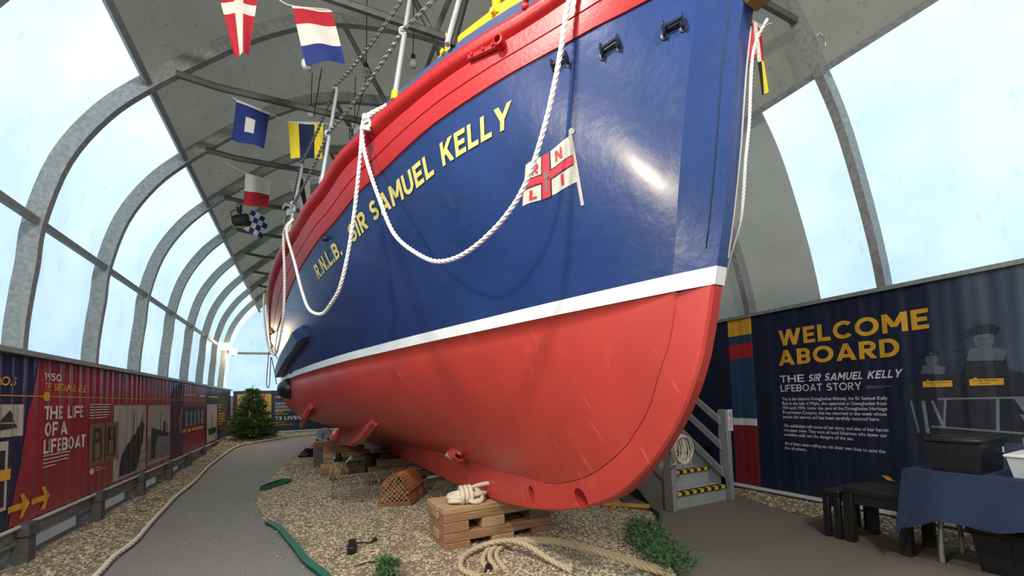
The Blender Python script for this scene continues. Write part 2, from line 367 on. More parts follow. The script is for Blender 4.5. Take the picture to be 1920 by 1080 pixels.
def smooth_path(pts, n=10, closed=False):
    P = [Vector(p) for p in pts]; k = len(P); out = []
    for i in range(k if closed else k-1):
        p0 = P[(i-1) % k] if (closed or i > 0) else P[i]*2-P[i+1]
        p1 = P[i]; p2 = P[(i+1) % k]; p3 = P[(i+2) % k] if (closed or i+2 < k) else P[i+1]*2-P[i]
        for j in range(n):
            t = j/n
            out.append(0.5*((2*p1)+(p2-p0)*t+(2*p0-5*p1+4*p2-p3)*t*t+(3*p1-p0-3*p2+p3)*t**3))
    if not closed: out.append(P[-1])
    return out
def resample(P, step):
    P = [Vector(p) for p in P]; out = [P[0]]; acc = 0
    for a, b in zip(P[:-1], P[1:]):
        L = (b-a).length
        if L < 1e-9: continue
        d = step-acc
        while d <= L:
            out.append(a+(b-a)*(d/L)); d += step
        acc = L-(d-step)
    if (out[-1]-P[-1]).length > step*.3: out.append(P[-1])
    return out
def rope(mb, pts, r, pitch=None, n=6, mi=0, step=None):
    """three twisted strands round a path"""
    pitch = pitch or r*7; step = step or pitch/7
    P = resample(pts, step); fr = frames(P); rs = r*0.54
    for s_ in range(3):
        Q = []
        for i, p in enumerate(P):
            t = 2*math.pi*(i*step/pitch+s_/3); a, b = fr[i]; Q.append(p+(r-rs)*1.05*(math.cos(t)*a+math.sin(t)*b))
        mb.tube(Q, rs, n, mi)
    return mb
def thing(name, label, cat, loc=(0, 0, 0), group=None):
    o = bpy.data.objects.new(name, None); C.objects.link(o); o.location = loc; o.empty_display_size = 0.1
    o['_o'] = list(map(float, loc)); o['label'] = label; o['category'] = cat
    if group: o['group'] = group
    return o
def tag(o, label, cat, group=None, kind=None):
    o['label'] = label; o['category'] = cat
    if group: o['group'] = group
    if kind: o['kind'] = kind
    return o
def struct(o): o['kind'] = 'structure'; return o
rnd = random.Random(7)

# text as flat geometry, cap height and width fitted
_TX = {}
def text_geo(s, bold=0.0, shear=0.0):
    key = (s, bold, shear)
    if key in _TX: return _TX[key]
    cu = bpy.data.curves.new('lettering', 'FONT'); cu.body = s; cu.size = 1; cu.offset = bold; cu.shear = shear; cu.resolution_u = 3
    ob = bpy.data.objects.new('lettering', cu); C.objects.link(ob)
    dg = bpy.context.evaluated_depsgraph_get(); dg.update()
    me = bpy.data.meshes.new_from_object(ob.evaluated_get(dg))
    V = [(v.co.x, v.co.y) for v in me.vertices]; F = [tuple(p.vertices) for p in me.polygons]
    bpy.data.objects.remove(ob); bpy.data.curves.remove(cu); bpy.data.meshes.remove(me)
    _TX[key] = (V, F); return V, F
def cap_height(bold=0.0):
    V, F = text_geo('H', bold); return max(v[1] for v in V)-min(v[1] for v in V), min(v[1] for v in V)
def fit_text(s, u0, v0, width, h, bold=0.0, shear=0.0):
    """2D verts with baseline v0, left u0, given total width (None = natural) and cap height"""
    V, F = text_geo(s, bold, shear); ch, b0 = cap_height(bold)
    x0 = min(v[0] for v in V); x1 = max(v[0] for v in V); ky = h/ch
    kx = ky if width is None else width/(x1-x0)
    return [(u0+(x-x0)*kx, v0+(y-b0)*ky) for x, y in V], F
def cut(V, F, step):
    """slice flat geometry into strips along u so it can follow a curved surface"""
    bm = bmesh.new(); bv = [bm.verts.new((p[0], p[1], p[2] if len(p) > 2 else 0)) for p in V]
    for f in F:
        try: bm.faces.new([bv[i] for i in f])
        except ValueError: pass
    bm.normal_update(); bmesh.ops.triangulate(bm, faces=bm.faces[:], ngon_method='EAR_CLIP')
    us = [p[0] for p in V]; lo, hi = min(us), max(us); x = math.floor(lo/step)*step+step
    while x < hi:
        bmesh.ops.bisect_plane(bm, geom=bm.verts[:]+bm.edges[:]+bm.faces[:], plane_co=(x, 0, 0), plane_no=(1, 0, 0)); x += step
    bm.verts.index_update(); V2 = [(v.co.x, v.co.y, v.co.z) for v in bm.verts]; F2 = [tuple(v.index for v in f.verts) for f in bm.faces]; bm.free()
    return V2, F2
# block capitals drawn as strokes (cap height 1)
def _glyph(c, t):
    h = t/2; L = []; A_ = []; w = .7
    def ln(*p): L.append(p)
    def arc(cx, cy, rx, ry, a0, a1): A_.append((cx, cy, rx, ry, a0, a1))
    r4 = (.5-h)/2
    if c == 'I': w = t; ln(h, 0, h, 1)
    elif c == 'L': w = .60; ln(h, 0, h, 1); ln(0, h, w, h)
    elif c == 'E': w = .64; ln(h, 0, h, 1); ln(0, h, w, h); ln(0, .5, w*.92, .5); ln(0, 1-h, w, 1-h)
    elif c == 'F': w = .62; ln(h, 0, h, 1); ln(0, .48, w*.92, .48); ln(0, 1-h, w, 1-h)
    elif c == 'T': w = .70; ln(w/2, 0, w/2, 1); ln(0, 1-h, w, 1-h)
    elif c == 'H': w = .78; ln(h, 0, h, 1); ln(w-h, 0, w-h, 1); ln(0, .5, w, .5)
    elif c == 'N': w = .82; ln(h, 0, h, 1); ln(w-h, 0, w-h, 1); ln(h, 1, w-h, 0)
    elif c == 'M': w = .98; ln(h, 0, h, 1); ln(w-h, 0, w-h, 1); ln(h, 1, w/2, .28); ln(w-h, 1, w/2, .28)
    elif c == 'W': w = 1.25; ln(h, 1, w*.29, 0); ln(w*.29, 0, w/2, 1); ln(w/2, 1, w*.71, 0); ln(w*.71, 0, w-h, 1)
    elif c == 'V': w = .88; ln(h, 1, w/2, 0); ln(w-h, 1, w/2, 0)
    elif c == 'Y': w = .84; ln(h, 1, w/2, .42); ln(w-h, 1, w/2, .42); ln(w/2, 0, w/2, .46)
    elif c == 'A': w = .92; ln(h, 0, w/2, 1); ln(w-h, 0, w/2, 1); ln(w*.22, .27, w*.78, .27)
    elif c == 'K': w = .80; ln(h, 0, h, 1); ln(h, .36, w-h*1.1, 1); ln(w*.42, .58, w-h*1.1, 0)
    elif c == 'X': w = .82; ln(h, 0, w-h, 1); ln(h, 1, w-h, 0)
    elif c in 'PRB':
        w = .70; ry = (.5-h)/2+.02 if c != 'B' else r4; cy = 1-h-ry; cx = w-h-ry*1.05
        ln(h, 0, h, 1); ln(0, 1-h, cx, 1-h); ln(0, cy-ry, cx, cy-ry); arc(cx, cy, ry*1.05, ry, 90, -90)
        if c == 'R': ln(w*.45, cy-ry, w-h*.9, 0)
        if c == 'B': w = .72; ln(0, h, cx, h); arc(cx+.02, h+r4, r4*1.05, r4, 90, -90)
    elif c == 'D': w = .80; ln(h, 0, h, 1); ln(0, h, w*.42, h); ln(0, 1-h, w*.42, 1-h); arc(w*.42, .5, w*.58-h, .5-h, 90, -90)
    elif c in 'OQ': w = 1.0; arc(.5, .5, .5-h, .5-h+.01, 0, 360)
    elif c == '0': w = .76; arc(w/2, .5, w/2-h, .5-h, 0, 360)
    elif c == 'C': w = .90; arc(.5, .5, .5-h, .5-h+.01, 42, 318)
    elif c == 'G': w = .95; arc(.5, .5, .5-h, .5-h+.01, 42, 350); ln(.55, .42, w-h, .42); ln(w-h, .2, w-h, .42+h)
    elif c == 'U': w = .78; ln(h, .38, h, 1); ln(w-h, .38, w-h, 1); arc(w/2, .38, w/2-h, .38-h, 180, 360)
    elif c == 'J': w = .56; ln(w-h, .3, w-h, 1); arc(w/2-h*.3, .3, w/2-h*.7, .3-h, 200, 360)
    elif c == 'S': w = .68; arc(w/2, .5+r4, w/2-h, r4, 28, 270); arc(w/2, .5-r4, w/2-h, r4, 90, -152)
    elif c == '3': w = .66; arc(w/2, .5+r4, w/2-h, r4, 150, -90); arc(w/2, .5-r4, w/2-h, r4, 90, -150)
    elif c == '1': w = .38; ln(w-h, 0, w-h, 1); ln(0, 1-h, w-h, 1-h)
    elif c == '5': w = .68; ln(.1, 1-h, w-.04, 1-h); ln(.1+h*.6, .55, .1+h*.6, 1); arc(w/2-.02, .34, w/2-h, .34-h, 118, -140)
    elif c == '9': w = .70; arc(w/2, .66, w/2-h, .34-h, 0, 360); ln(w-h, .66, w*.5, 0)
    elif c == '7': w = .68; ln(0, 1-h, w, 1-h); ln(w-h, 1, w*.28, 0)
    elif c == '.': w = t*1.1; ln(h, 0, h, t*1.1)
    elif c == ' ': w = .34
    return w, L, A_
def stroke_text(st, u0, v0, width, hgt, t=.2, shear=0.0, gap=.13, seg=10):
    """2D verts/faces of the string, baseline v0, left u0, fitted to the width"""
    V = []; F = []; x = 0.0
    lay = [0]
    def quad(q): F.append(tuple(range(len(V), len(V)+4))); V.extend([(a, b, lay[0]*.0003) for a, b in q])
    for c in st:
        w_, L, A_ = _glyph(c, t)
        lay[0] = 0
        for (x0, y0, x1, y1) in L:
            lay[0] += 1
            if abs(y1-y0) < 1e-6: h = t/2; quad([(x+x0, y0-h), (x+x1, y0-h), (x+x1, y0+h), (x+x0, y0+h)])
            else:
                d = math.hypot(x1-x0, y1-y0); hx = min(t/2*d/abs(y1-y0), t*.9)
                quad([(x+x0-hx, y0), (x+x0+hx, y0), (x+x1+hx, y1), (x+x1-hx, y1)])
        for (cx, cy, rx, ry, a0, a1) in A_:
            lay[0] += 1
            n = max(6, int(abs(a1-a0)/360*seg*3.2))
            for i in range(n):
                a, b = [math.radians(a0+(a1-a0)*k/n) for k in (i, i+1)]; h = t/2
                quad([(x+cx+(rx-h)*math.cos(a), cy+(ry-h)*math.sin(a)), (x+cx+(rx+h)*math.cos(a), cy+(ry+h)*math.sin(a)), (x+cx+(rx+h)*math.cos(b), cy+(ry+h)*math.sin(b)), (x+cx+(rx-h)*math.cos(b), cy+(ry-h)*math.sin(b))])
        x += w_+gap
    x -= gap; k = hgt if width is None else width/x
    return [(u0+(a+shear*b)*k if width is None else u0+a*k+shear*b*hgt, v0+b*hgt, d) for a, b, d in V], F

# ------------------------------------------------------------------ the tent: ground, ribs, sheets
def ss(t): t = min(1, max(0, t)); return t*t*(3-2*t)
def zg(y): return 0.36*ss((y-11)/8.5)
def ground_grid(name, x0, x1, y0, y1, nx, ny, m, dz=0.0):
    mb = MB(); mb.grid(lambda a, b: (x0+(x1-x0)*a, y0+(y1-y0)*b, zg(y0+(y1-y0)*b)+dz), nx, ny); return mb.build(name, m, smooth=True)
struct(ground_grid('floor', -2.95, 6.75, -5, 20.7, 8, 60, M['asphalt']))
o = MB().grid(lambda a, b: (-60+120*a, -40+110*b, -0.35), 4, 4).build('ground_outside', M['outside']); struct(o)

# inner outline of the ribs, left foot to right foot
PROF = [(-2.70, -0.02), (-2.70, 1.2), (-2.70, 2.3), (-2.66, 2.85), (-2.62, 3.2), (-2.575, 3.68), (-2.38, 4.42), (-2.05, 5.03), (-1.65, 5.5), (-1.03, 6.09), (-0.55, 6.51), (0.0, 6.88),
        (0.45, 7.08), (1.03, 7.22), (1.9, 7.32), (2.8, 7.2), (3.6, 6.85), (4.3, 6.4), (4.9, 5.9), (5.4, 5.28), (5.73, 4.8), (6.0, 4.2), (6.27, 3.45), (6.43, 2.8), (6.46, 2.3), (6.46, 1.2), (6.46, -0.02)]
SP = smooth_path([(x, 0, z) for x, z in PROF], 4); SP = [(p.x, p.z) for p in SP]
def normal2(i):
    a = SP[max(0, i-1)]; b = SP[min(len(SP)-1, i+1)]; t = Vector((b[0]-a[0], b[1]-a[1])).normalized(); return (-t.y, t.x)
NRM = [normal2(i) for i in range(len(SP))]
def skew(x): return -0.034*(x+2.7)
RIB_Y = [6.36+1.755*k for k in range(-6, 8)]
def offs(i, d): return SP[i][0]+NRM[i][0]*d, SP[i][1]+NRM[i][1]*d
for k, y in enumerate(RIB_Y):
    mb = MB(); n = len(SP); vs = []; fs = []
    for i in range(n):
        for (d, dy) in ((0, -.045), (0, .045), (.17, .045), (.17, -.045)):
            x, z = offs(i, d); vs.append((x, y+skew(x)+dy, z))
    for i in range(n-1):
        for j in range(4): fs.append((i*4+j, i*4+(j+1) % 4, i*4+4+(j+1) % 4, i*4+4+j))
    mb.add(vs, fs); struct(mb.build('trim_%d' % (k+1), M['galv'], smooth=AUTO))
    # tie beam with its struts up to the arch
    if k < 13 and k >= 2:
        mb = MB(); zt = 5.68 if y > 5.5 else 5.78
        pts = [(-1.42, zt+.08), (-1.0, zt+.03), (5.0, zt)]
        mb.tube([(x, y+skew(x)-.02, z) for x, z in pts], .045, 6)
        for (xa, za), (xb, zb) in (((0.55, 7.08), (1.35, zt)), ((3.2, 7.0), (2.45, zt)), ((1.9, 7.3), (1.35, zt)), ((1.9, 7.3), (2.45, zt))):
            mb.tube([(xa, y+skew(xa), za), (xb, y+skew(xb), zb)], .035, 6)
        struct(mb.build('trim_%d' % (k+21), M['galv_dark'], smooth=AUTO))
def nearest_i(x, z): return min(range(len(SP)), key=lambda i: (SP[i][0]-x)**2+(SP[i][1]-z)**2)
iL1, iL2, iR1 = nearest_i(-2.58, 3.7), nearest_i(-1.66, 5.5), nearest_i(5.4, 5.3)
Y0, Y1 = -4.4, 20.5
def purlin(i, name, r=.035):
    x, z = offs(i, .06); mb = MB(); mb.box((x, (Y0+Y1)/2+skew(x), z), (.07, Y1-Y0, .07), 0, 0, Matrix.Rotation(math.atan2(NRM[i][1], NRM[i][0]), 4, 'Y').inverted()); struct(mb.build(name, M['galv'], smooth=AUTO))
purlin(iL1, 'trim_41'); purlin(iL2, 'trim_42'); purlin(iR1, 'trim_43')
def skin(i0, i1, ya, yb, name, m, d=.175, wav=0):
    mb = MB(); vs = []; fs = []; n = i1-i0+1
    for i in range(i0, i1+1):
        x, z = offs(i, d)
        for y in (ya, yb): vs.append((x, y+skew(x), z))
    for i in range(n-1): fs.append((i*2, i*2+1, i*2+3, i*2+2))
    mb.add(vs, fs); return struct(mb.build(name, m, smooth=True))
i23 = nearest_i(-2.7, 2.0); i23r = nearest_i(6.46, 2.3)
wn = 0
for a, b in zip(RIB_Y[:-1], RIB_Y[1:]):
    for (i0, i1) in ((i23, iL1), (iL1, iL2)):
        wn += 1; skin(i0, i1, a, b, 'window_%d' % wn, SHEET)
yc = 3.62   # the clear sheet on the right ends here, an opaque one follows
for a, b in zip(RIB_Y[:-1], RIB_Y[1:]):
    if b < yc or a < yc:
        wn += 1; skin(iR1, i23r, a, min(b, yc), 'window_%d' % wn, SHEET)
skin(iR1, i23r, yc, Y1, 'wall_right_upper', M['grey_sheet'])
skin(iL2, iR1, Y0, Y1+.2, 'ceiling', M['roof'])
skin(0, i23, Y0, Y1, 'wall_left', M['kick'], d=.17)
skin(i23r, len(SP)-1, Y0, Y1, 'wall_right', M['kick'], d=.17)
# end wall: clear sheet above the banner
def end_sheet(name, y, m, zlo, zhi=99):
    L = [(x, z) for x, z in [offs(i, .16) for i in range(len(SP))] if zlo <= z]
    mb = MB(); mb.add([(x, y+skew(x), z) for x, z in L], [tuple(range(len(L)))]); return struct(mb.build(name, m))
wn += 1; end_sheet('window_%d' % wn, Y1+.05, SHEET, 2.0)
end_sheet('wall_back', Y0, M['grey_sheet'], -0.1)
mb = MB(); mb.b2((-2.9, Y1-.06, -.05), (6.6, Y1-.02, 2.0)); struct(mb.build('wall_end', M['kick']))
mb = MB()
mb.tube([(-2.6, Y1, 3.77), (6.3, Y1-.3, 3.77)], .05, 8)
for x in (1.0, 4.2): mb.tube([(x, Y1-.1, 2.2), (x, Y1-.1, 6.9)], .05, 8)
struct(mb.build('trim_44', M['galv']))
# posts and rails that carry the banners
for k, y in enumerate([p for p in RIB_Y if p > 2 and p < 20]):
    mb = MB(); mb.b2((-2.73, y-.07, -.02), (-2.60, y+.07, .43)); mb.b2((-2.72, y-.10, .30), (-2.585, y+.10, .42)); struct(mb.build('trim_%d' % (k+50), M['galv_dark']))
mb = MB(); mb.b2((-2.74, 1, .375), (-2.66, Y1-.1, .40)); mb.b2((-2.71, 1, 2.20), (-2.63, Y1-.1, 2.255)); mb.b2((-2.74, 1, .25), (-2.70, Y1-.1, .37)); mb.b2((-2.74, 1, .22), (-2.69, Y1-.1, .25))
struct(mb.build('trim_45', M['galv']))
mb = MB(); mb.b2((-2.665, 1, .395), (-2.645, Y1-.1, .42)); mb.b2((6.33, -1, .05), (6.36, 9, .09)); mb.b2((-2.6, Y1-.16, .42), (6.3, Y1-.13, .465))
struct(mb.build('trim_46', M['white_paint']))
mb = MB(); mb.b2((6.34, -1, 2.77), (6.42, 9, 2.82)); mb.b2((6.36, -1, .02), (6.42, 9, .08)); struct(mb.build('trim_47', M['galv']))

# ------------------------------------------------------------------ banners
def rip_left(y): return 0.008*math.sin(y*27+1.3*math.sin(y*3.1))+0.003*math.sin(y*61+2*math.sin(y*5))
def rip_right(y): return 0.006*math.sin(y*17+1.3*math.sin(y*3.1))+0.003*math.sin(y*47)
def rip_end(x): return 0.006*math.sin(x*19)
class Banner:
    """printed cloth: u runs the way the print reads, v is height"""
    def __init__(s, name, label, side, loc):
        s.side = side; s.t = thing(name, label, 'banner', loc)
    def pt(s, u, v, off):
        if s.side == 'left': return (-2.695+rip_left(u)*(.35+.65*(v-.4)/1.8)+off, u, v)
        if s.side == 'right': return (6.385-rip_right(u)-off, -u, v)
        return (u, Y1-.13-rip_end(u)-off, v)
    def flat(s, name, V, F, m, off=.004, step=.05, label=None):
        if step: V, F = cut(V, F, min(step, .02) if s.side == 'left' else step)
        if s.side == 'left': off = off*1.35+.001
        mb = MB(); mb.add([s.pt(p[0], p[1], off+(p[2] if len(p) > 2 else 0)) for p in V], F); o = mb.build(name, m, s.t, fix=False)
        n = o.data.polygons[0].normal if len(o.data.polygons) else Vector((1, 0, 0))
        want = {'left': Vector((1, 0, 0)), 'right': Vector((-1, 0, 0)), 'end': Vector((0, -1, 0))}[s.side]
        if n.dot(want) < 0: o.data.flip_normals()
        if label: o['label'] = label
        return o
    def rect(s, name, u0, v0, u1, v1, m, off=.004, step=.04, label=None):
        nv = 1
        return s.flat(name, [(u0, v0), (u1, v0), (u1, v1), (u0, v1)], [(0, 1, 2, 3)], m, off, step, label)
    def poly(s, name, P, m, off=.006, step=.05, label=None): return s.flat(name, P, [tuple(range(len(P)))], m, off, step, label)
    def multi(s, name, polys, m, off=.006, step=.05, label=None):
        if not name.endswith(('_text', '_marking')):
            for P in polys: o = s.poly(name, P, m, off, step, label)
            return o
        V = []; F = []
        for P in polys: F.append(tuple(range(len(V), len(V)+len(P)))); V += P
        return s.flat(name, V, F, m, off, step, label)
    def text(s, name, st, u0, v0, wd, h, m, off=.007, bold=0.02, shear=0, step=.05, label=None):
        if name == 'paragraph_text': V, F = fit_text(st, u0, v0, wd, h, bold, shear)
        else: V, F = stroke_text(st, u0, v0, wd, h, .15+bold*1.6, shear)
        return s.flat(name, V, F, m, off, step, label)
    def lines(s, name, u0, v1, u1, n, pitch, th, m, off=.007, last=.5, label=None):
        P = []
        for k in range(n):
            a = u0; b = u1 if k < n-1 else u0+(u1-u0)*last
            b -= (0.06*(u1-u0))*((k*37) % 5)/5
            v = v1-k*pitch; P.append([(a, v-th), (b, v-th), (b, v), (a, v)])
        return s.multi(name, P, m, off, .06, label)
def cloth(bn, u0, u1, v0, v1, m, nu, nv=6, name='cloth', label=None):
    mb = MB(); mb.grid(lambda a, b: bn.pt(u0+(u1-u0)*a, v0+(v1-v0)*b, 0), nu, nv); o = mb.build(name, m, bn.t, smooth=True)
    if label: o['label'] = label
    return o
def ell(u, v, a, b, n=14): return [(u+a*math.cos(2*math.pi*k/n), v+b*math.sin(2*math.pi*k/n)) for k in range(n)]

# left banner
B = Banner('exhibition_banner', 'long red and navy printed banner with the yellow arrows, opposite the welcome banner', 'left', (-2.69, 6, .4))
cloth(B, 2.0, 20.3, .41, 2.2, M['navy'], 900)
B.poly('red_panel', [(6.15, .42), (11.87, .42), (11.87, 2.19), (6.60, 2.19)], M['red_print'], .002, .025, 'plain red section of the printed cloth')
B.rect('red_panel', 12.7, .42, 15.55, 2.19, M['red_print'], .002, .025, 'second red section of the printed cloth')
B.poly('plum_panel', [(11.87, .42), (13.0, .42), (13.0, .9), (12.8, 1.2), (12.95, 1.5), (13.05, 2.15), (12.6, 2.15), (12.1, 2.02), (11.87, 1.85)], M['plum_print'], .0045, .025, 'dark plum outline on the red cloth')
B.rect('timeline', 2.0, 1.765, 15.6, 1.775, M['gold_print'], .006, .05)
B.poly('timeline_dot', ell(6.76, 1.772, .075, .055), M['gold_print'], .008)
B.text('date', '1950', 6.70, 1.96, .36, .085, M['white_print'])
B.text('subheading_lettering', 'THE SIR SAMUEL KELLY', 6.70, 1.84, 1.1, .09, M['gold_print'], shear=.25)
B.text('heading_lettering', 'THE LIFE', 6.72, 1.50, .97, .16, M['white_print'], bold=.03)
B.text('heading_lettering', 'OF A', 6.74, 1.305, .52, .165, M['white_print'], bold=.03)
B.text('heading_lettering', 'LIFEBOAT', 6.73, 1.105, 1.03, .165, M['white_print'], bold=.03)
B.lines('paragraph_text', 7.89, 1.68, 8.58, 6, .038, .012, M['white_print'], last=.8)
B.lines('paragraph_text', 6.73, 1.09, 7.34, 4, .042, .012, M['white_print'], last=.45)
for (u0, v0, u1, v1) in ((7.90, .80, 8.37, 1.40), (8.40, .81, 8.87, 1.40)):
    f = B.rect('portrait_frame', u0, v0, u1, v1, M['frame_gold'], .0065)
    B.rect('portrait', u0+.09, v0+.08, u1-.09, v1-.07, M['photo_dark'], .0085)
    c = (u0+u1)/2-.02
    B.multi('portrait_figure', [ell(c, v1-.17, .045, .05), [(c-.1, v0+.1), (c+.1, v0+.1), (c+.07, v1-.27), (c-.07, v1-.27)]], M['frame_gold'], .0095)
f = B.rect('photograph', 8.71, .46, 10.22, 1.66, M['cream_print'], .0055)
B.multi('boat_silhouette', [[(8.95, .50), (9.75, .50), (10.02, .95), (10.1, 1.3), (9.95, 1.38), (9.72, 1.2), (9.4, 1.05), (9.05, .85)], [(9.55, 1.0), (9.58, 1.0), (9.60, 1.55), (9.585, 1.55)], [(9.98, 1.2), (10.01, 1.2), (10.03, 1.5), (10.01, 1.5)]], M['photo_dark'], .0075)
B.multi('wave_marking', [[(9.9, .6), (10.2, .62), (10.2, .68), (9.85, .66)], [(9.95, .75), (10.2, .8), (10.2, .85), (9.95, .8)], [(8.75, .8), (8.95, .82), (8.95, .87), (8.75, .84)]], M['photo_grey'], .0075)
f = B.rect('photograph', 10.28, .50, 11.83, 1.655, M['cream_print'], .0055)
B.rect('photograph_water', 10.3, .55, 11.81, 1.05, M['photo_grey'], .007)
B.multi('boat_silhouette', [[(10.5, 1.22), (11.7, 1.05), (11.7, .98), (10.9, 1.02), (10.75, .6), (10.5, .6)], [(11.3, 1.08), (11.45, 1.07), (11.45, 1.3), (11.3, 1.32)], [(11.1, 1.1), (11.13, 1.1), (11.13, 1.5), (11.1, 1.5)], [(11.55, 1.05), (11.62, 1.05), (11.62, 1.28), (11.55, 1.28)]], M['photo_dark'], .0085)
B.multi('arrow', [[(u, .64), (u, .575), (u+.25, .575), (u+.19, .48), (u+.27, .48), (u+.385, .61), (u+.27, .735), (u+.19, .735), (u+.25, .64)] for u in (6.11, 6.52)], M['gold_print'], .008)
B.multi('emblem_marking', [ell(7.98, .735, .07, .045), [(8.1, .76), (8.3, .76), (8.3, .77), (8.1, .77)], [(8.1, .725), (8.42, .725), (8.42, .735), (8.1, .735)]], M['white_print'], .007)
B.text('date', 'NO.5', 5.86, 1.87, .33, .09, M['gold_print'], shear=.2)
B.rect('photograph', 5.2, 1.35, 6.33, 1.68, M['cream_print'], .005)
B.multi('ship_silhouette', [[(5.9, 1.42), (6.24, 1.44), (6.2, 1.48), (5.9, 1.49)], [(5.95, 1.5), (6.19, 1.5), (6.09, 1.62)], [(5.5, 1.4), (5.9, 1.4), (5.9, 1.46), (5.5, 1.46)]], M['photo_dark'], .0075)
B.rect('photograph_frame', 5.3, .62, 6.09, 1.31, M['cream_print'], .005)
B.rect('photograph', 5.34, .66, 6.05, 1.22, M['photo_dark'], .0065)
B.rect('caption_tag', 5.8, .92, 6.13, 1.03, M['gold_print'], .0085)
B.rect('photograph_strip', 12.95, 1.08, 15.2, 1.62, M['photo_dark'], .006)
B.multi('portrait_figure', [ell(13.25+k*.45, 1.40, .13, .10) for k in range(5)]+[[(13.1+k*.45, 1.1), (13.4+k*.45, 1.1), (13.35+k*.45, 1.3), (13.15+k*.45, 1.3)] for k in range(5)], M['photo_grey'], .008)
B.multi('caption', [[(12.85+k*.48, .96), (13.25+k*.48, .96), (13.25+k*.48, 1.04), (12.85+k*.48, 1.04)] for k in range(5)], M['gold_print'], .007)
B.multi('pale_figure', [[(12.55, .95), (12.75, .95), (12.8, 1.35), (12.95, 1.62), (12.6, 1.55), (12.5, 1.3)], [(12.7, 1.8), (12.8, 1.8), (12.82, 2.12), (12.74, 2.12)]], M['frame_gold'], .0075)
B.lines('caption_text', 13.0, 1.93, 14.2, 1, .05, .04, M['gold_print'], last=1); B.lines('caption_text', 14.7, 1.93, 15.4, 1, .05, .04, M['white_print'], last=1)
B.rect('photograph', 15.75, .48, 17.45, 1.66, M['cream_print'], .005)
B.multi('boat_silhouette', [[(15.9, .9), (17.3, .9), (17.2, .72), (16.1, .68)], [(16.5, .9), (16.6, .9), (16.6, 1.3), (16.5, 1.3)]], M['photo_dark'], .007)
B.lines('paragraph_text', 17.6, 1.68, 18.4, 3, .1, .06, M['photo_grey'], last=.9); B.lines('caption_text', 17.6, 1.35, 19.0, 5, .09, .045, M['gold_print']); B.lines('caption_text', 15.9, 1.93, 17.5, 1, .05, .05, M['gold_print'], last=1)
B.lines('caption_text', 19.6, 1.0, 20.1, 5, .09, .05, M['gold_print'], last=.9)

# end banner
B = Banner('lives_saved_banner', 'navy printed banner across the far end behind the fir tree', 'end', (0, 20.36, .45))
cloth(B, -2.6, 6.2, .47, 2.19, M['navy'], 120)
B.rect('yellow_chart', -2.46, .62, -1.25, 2.05, M['map_print'], .004, .1)
B.text('chart_lettering', '1       7', -2.3, 1.55, .95, .17, M['photo_dark'], .007, .0)
B.poly('red_heart', [(-1.6, 1.82), (-1.44, 1.96), (-1.5, 2.03), (-1.6, 1.99), (-1.7, 2.03), (-1.76, 1.96)], M['bright_red_print'], .007)
B.text('heading_lettering', 'THE LIVES', -1.13, 1.86, .62, .085, M['gold_print'])
B.lines('caption_text', -1.12, 1.68, -.45, 3, .14, .10, M['photo_grey'], last=1)
for k, st in enumerate(('SHE SAVED', 'AND HER', 'CREW SAVED')): B.text('caption_lettering', st, -1.10, 1.34-k*.09, None, .05, M['gold_print'])
B.text('heading_lettering', '33 LIVES', -1.13, .93, 1.0, .155, M['white_print'], bold=.03)
B.text('caption_lettering', 'FROM THE', -1.13, .80, None, .055, M['gold_print']); B.text('caption_lettering', 'TREACHEROUS SEA', -1.13, .70, None, .055, M['gold_print'])
B.rect('photograph', -.42, 1.3, .5, 1.75, M['photo_grey'], .004, .1)

# right banner (u = -Y)
B = Banner('welcome_banner', 'tall navy welcome banner with a big yellow heading behind the stairs and table', 'right', (6.385, 3, .1))
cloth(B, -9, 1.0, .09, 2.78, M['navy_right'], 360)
for (v0, v1, m) in ((2.50, 2.775, 'gold_print'), (2.36, 2.50, 'navy_blue'), (2.125, 2.36, 'bright_red_print'), (1.15, 2.125, 'navy_blue'), (1.04, 1.15, 'white_print'), (.095, 1.04, 'red_print_dark')):
    B.rect('colour_stripe', -4.62, v0, -4.215, v1, M[m], .003, .04, m.replace('_print', '').replace('_', ' ')+' block of the vertical stripe')
B.text('heading_lettering', 'WELCOME', -3.80, 2.245, 1.69, .235, M['gold_print'], bold=.04)
B.text('heading_lettering', 'ABOARD', -3.82, 1.955, 1.43, .225, M['gold_print'], bold=.04)
B.text('subheading_lettering', 'THE', -3.82, 1.70, .34, .105, M['white_print'], bold=.005)
B.text('subheading_lettering', 'SIR SAMUEL KELLY', -3.43, 1.70, 1.03, .10, M['white_print'], bold=.03, shear=.25)
B.text('subheading_lettering', 'LIFEBOAT STORY', -3.82, 1.565, 1.02, .10, M['white_print'], bold=.005)
B.lines('paragraph_text', -2.755, 1.605, -2.49, 2, .018, .006, M['photo_grey'], last=.7)
para = ['This is the historic Donaghadee lifeboat, the Sir Samuel Kelly.', 'Built in the Isle of Wight, she operated at Donaghadee from', '1950 until 1976. Under the care of the Donaghadee Heritage', 'Preservation Company, she has returned to the town whose', 'people she served, and has been carefully restored here.', None,
        'This exhibition tells some of her story, and also of her heroic', 'volunteer crew. They were all local fisherman who knew our', 'coastline well, and the dangers of the sea.', None, 'All of them were willing to risk their own lives to save the', 'lives of others.']
wid = [1.27, 1.25, 1.25, 1.24, 1.17, 0, 1.25, 1.23, .88, 0, 1.2, .29]
for k, st in enumerate(para):
    if st: B.text('paragraph_text', st, -3.81, 1.435-k*.0655, wid[k], .044, M['white_print'], .006, .012, 0, .12)
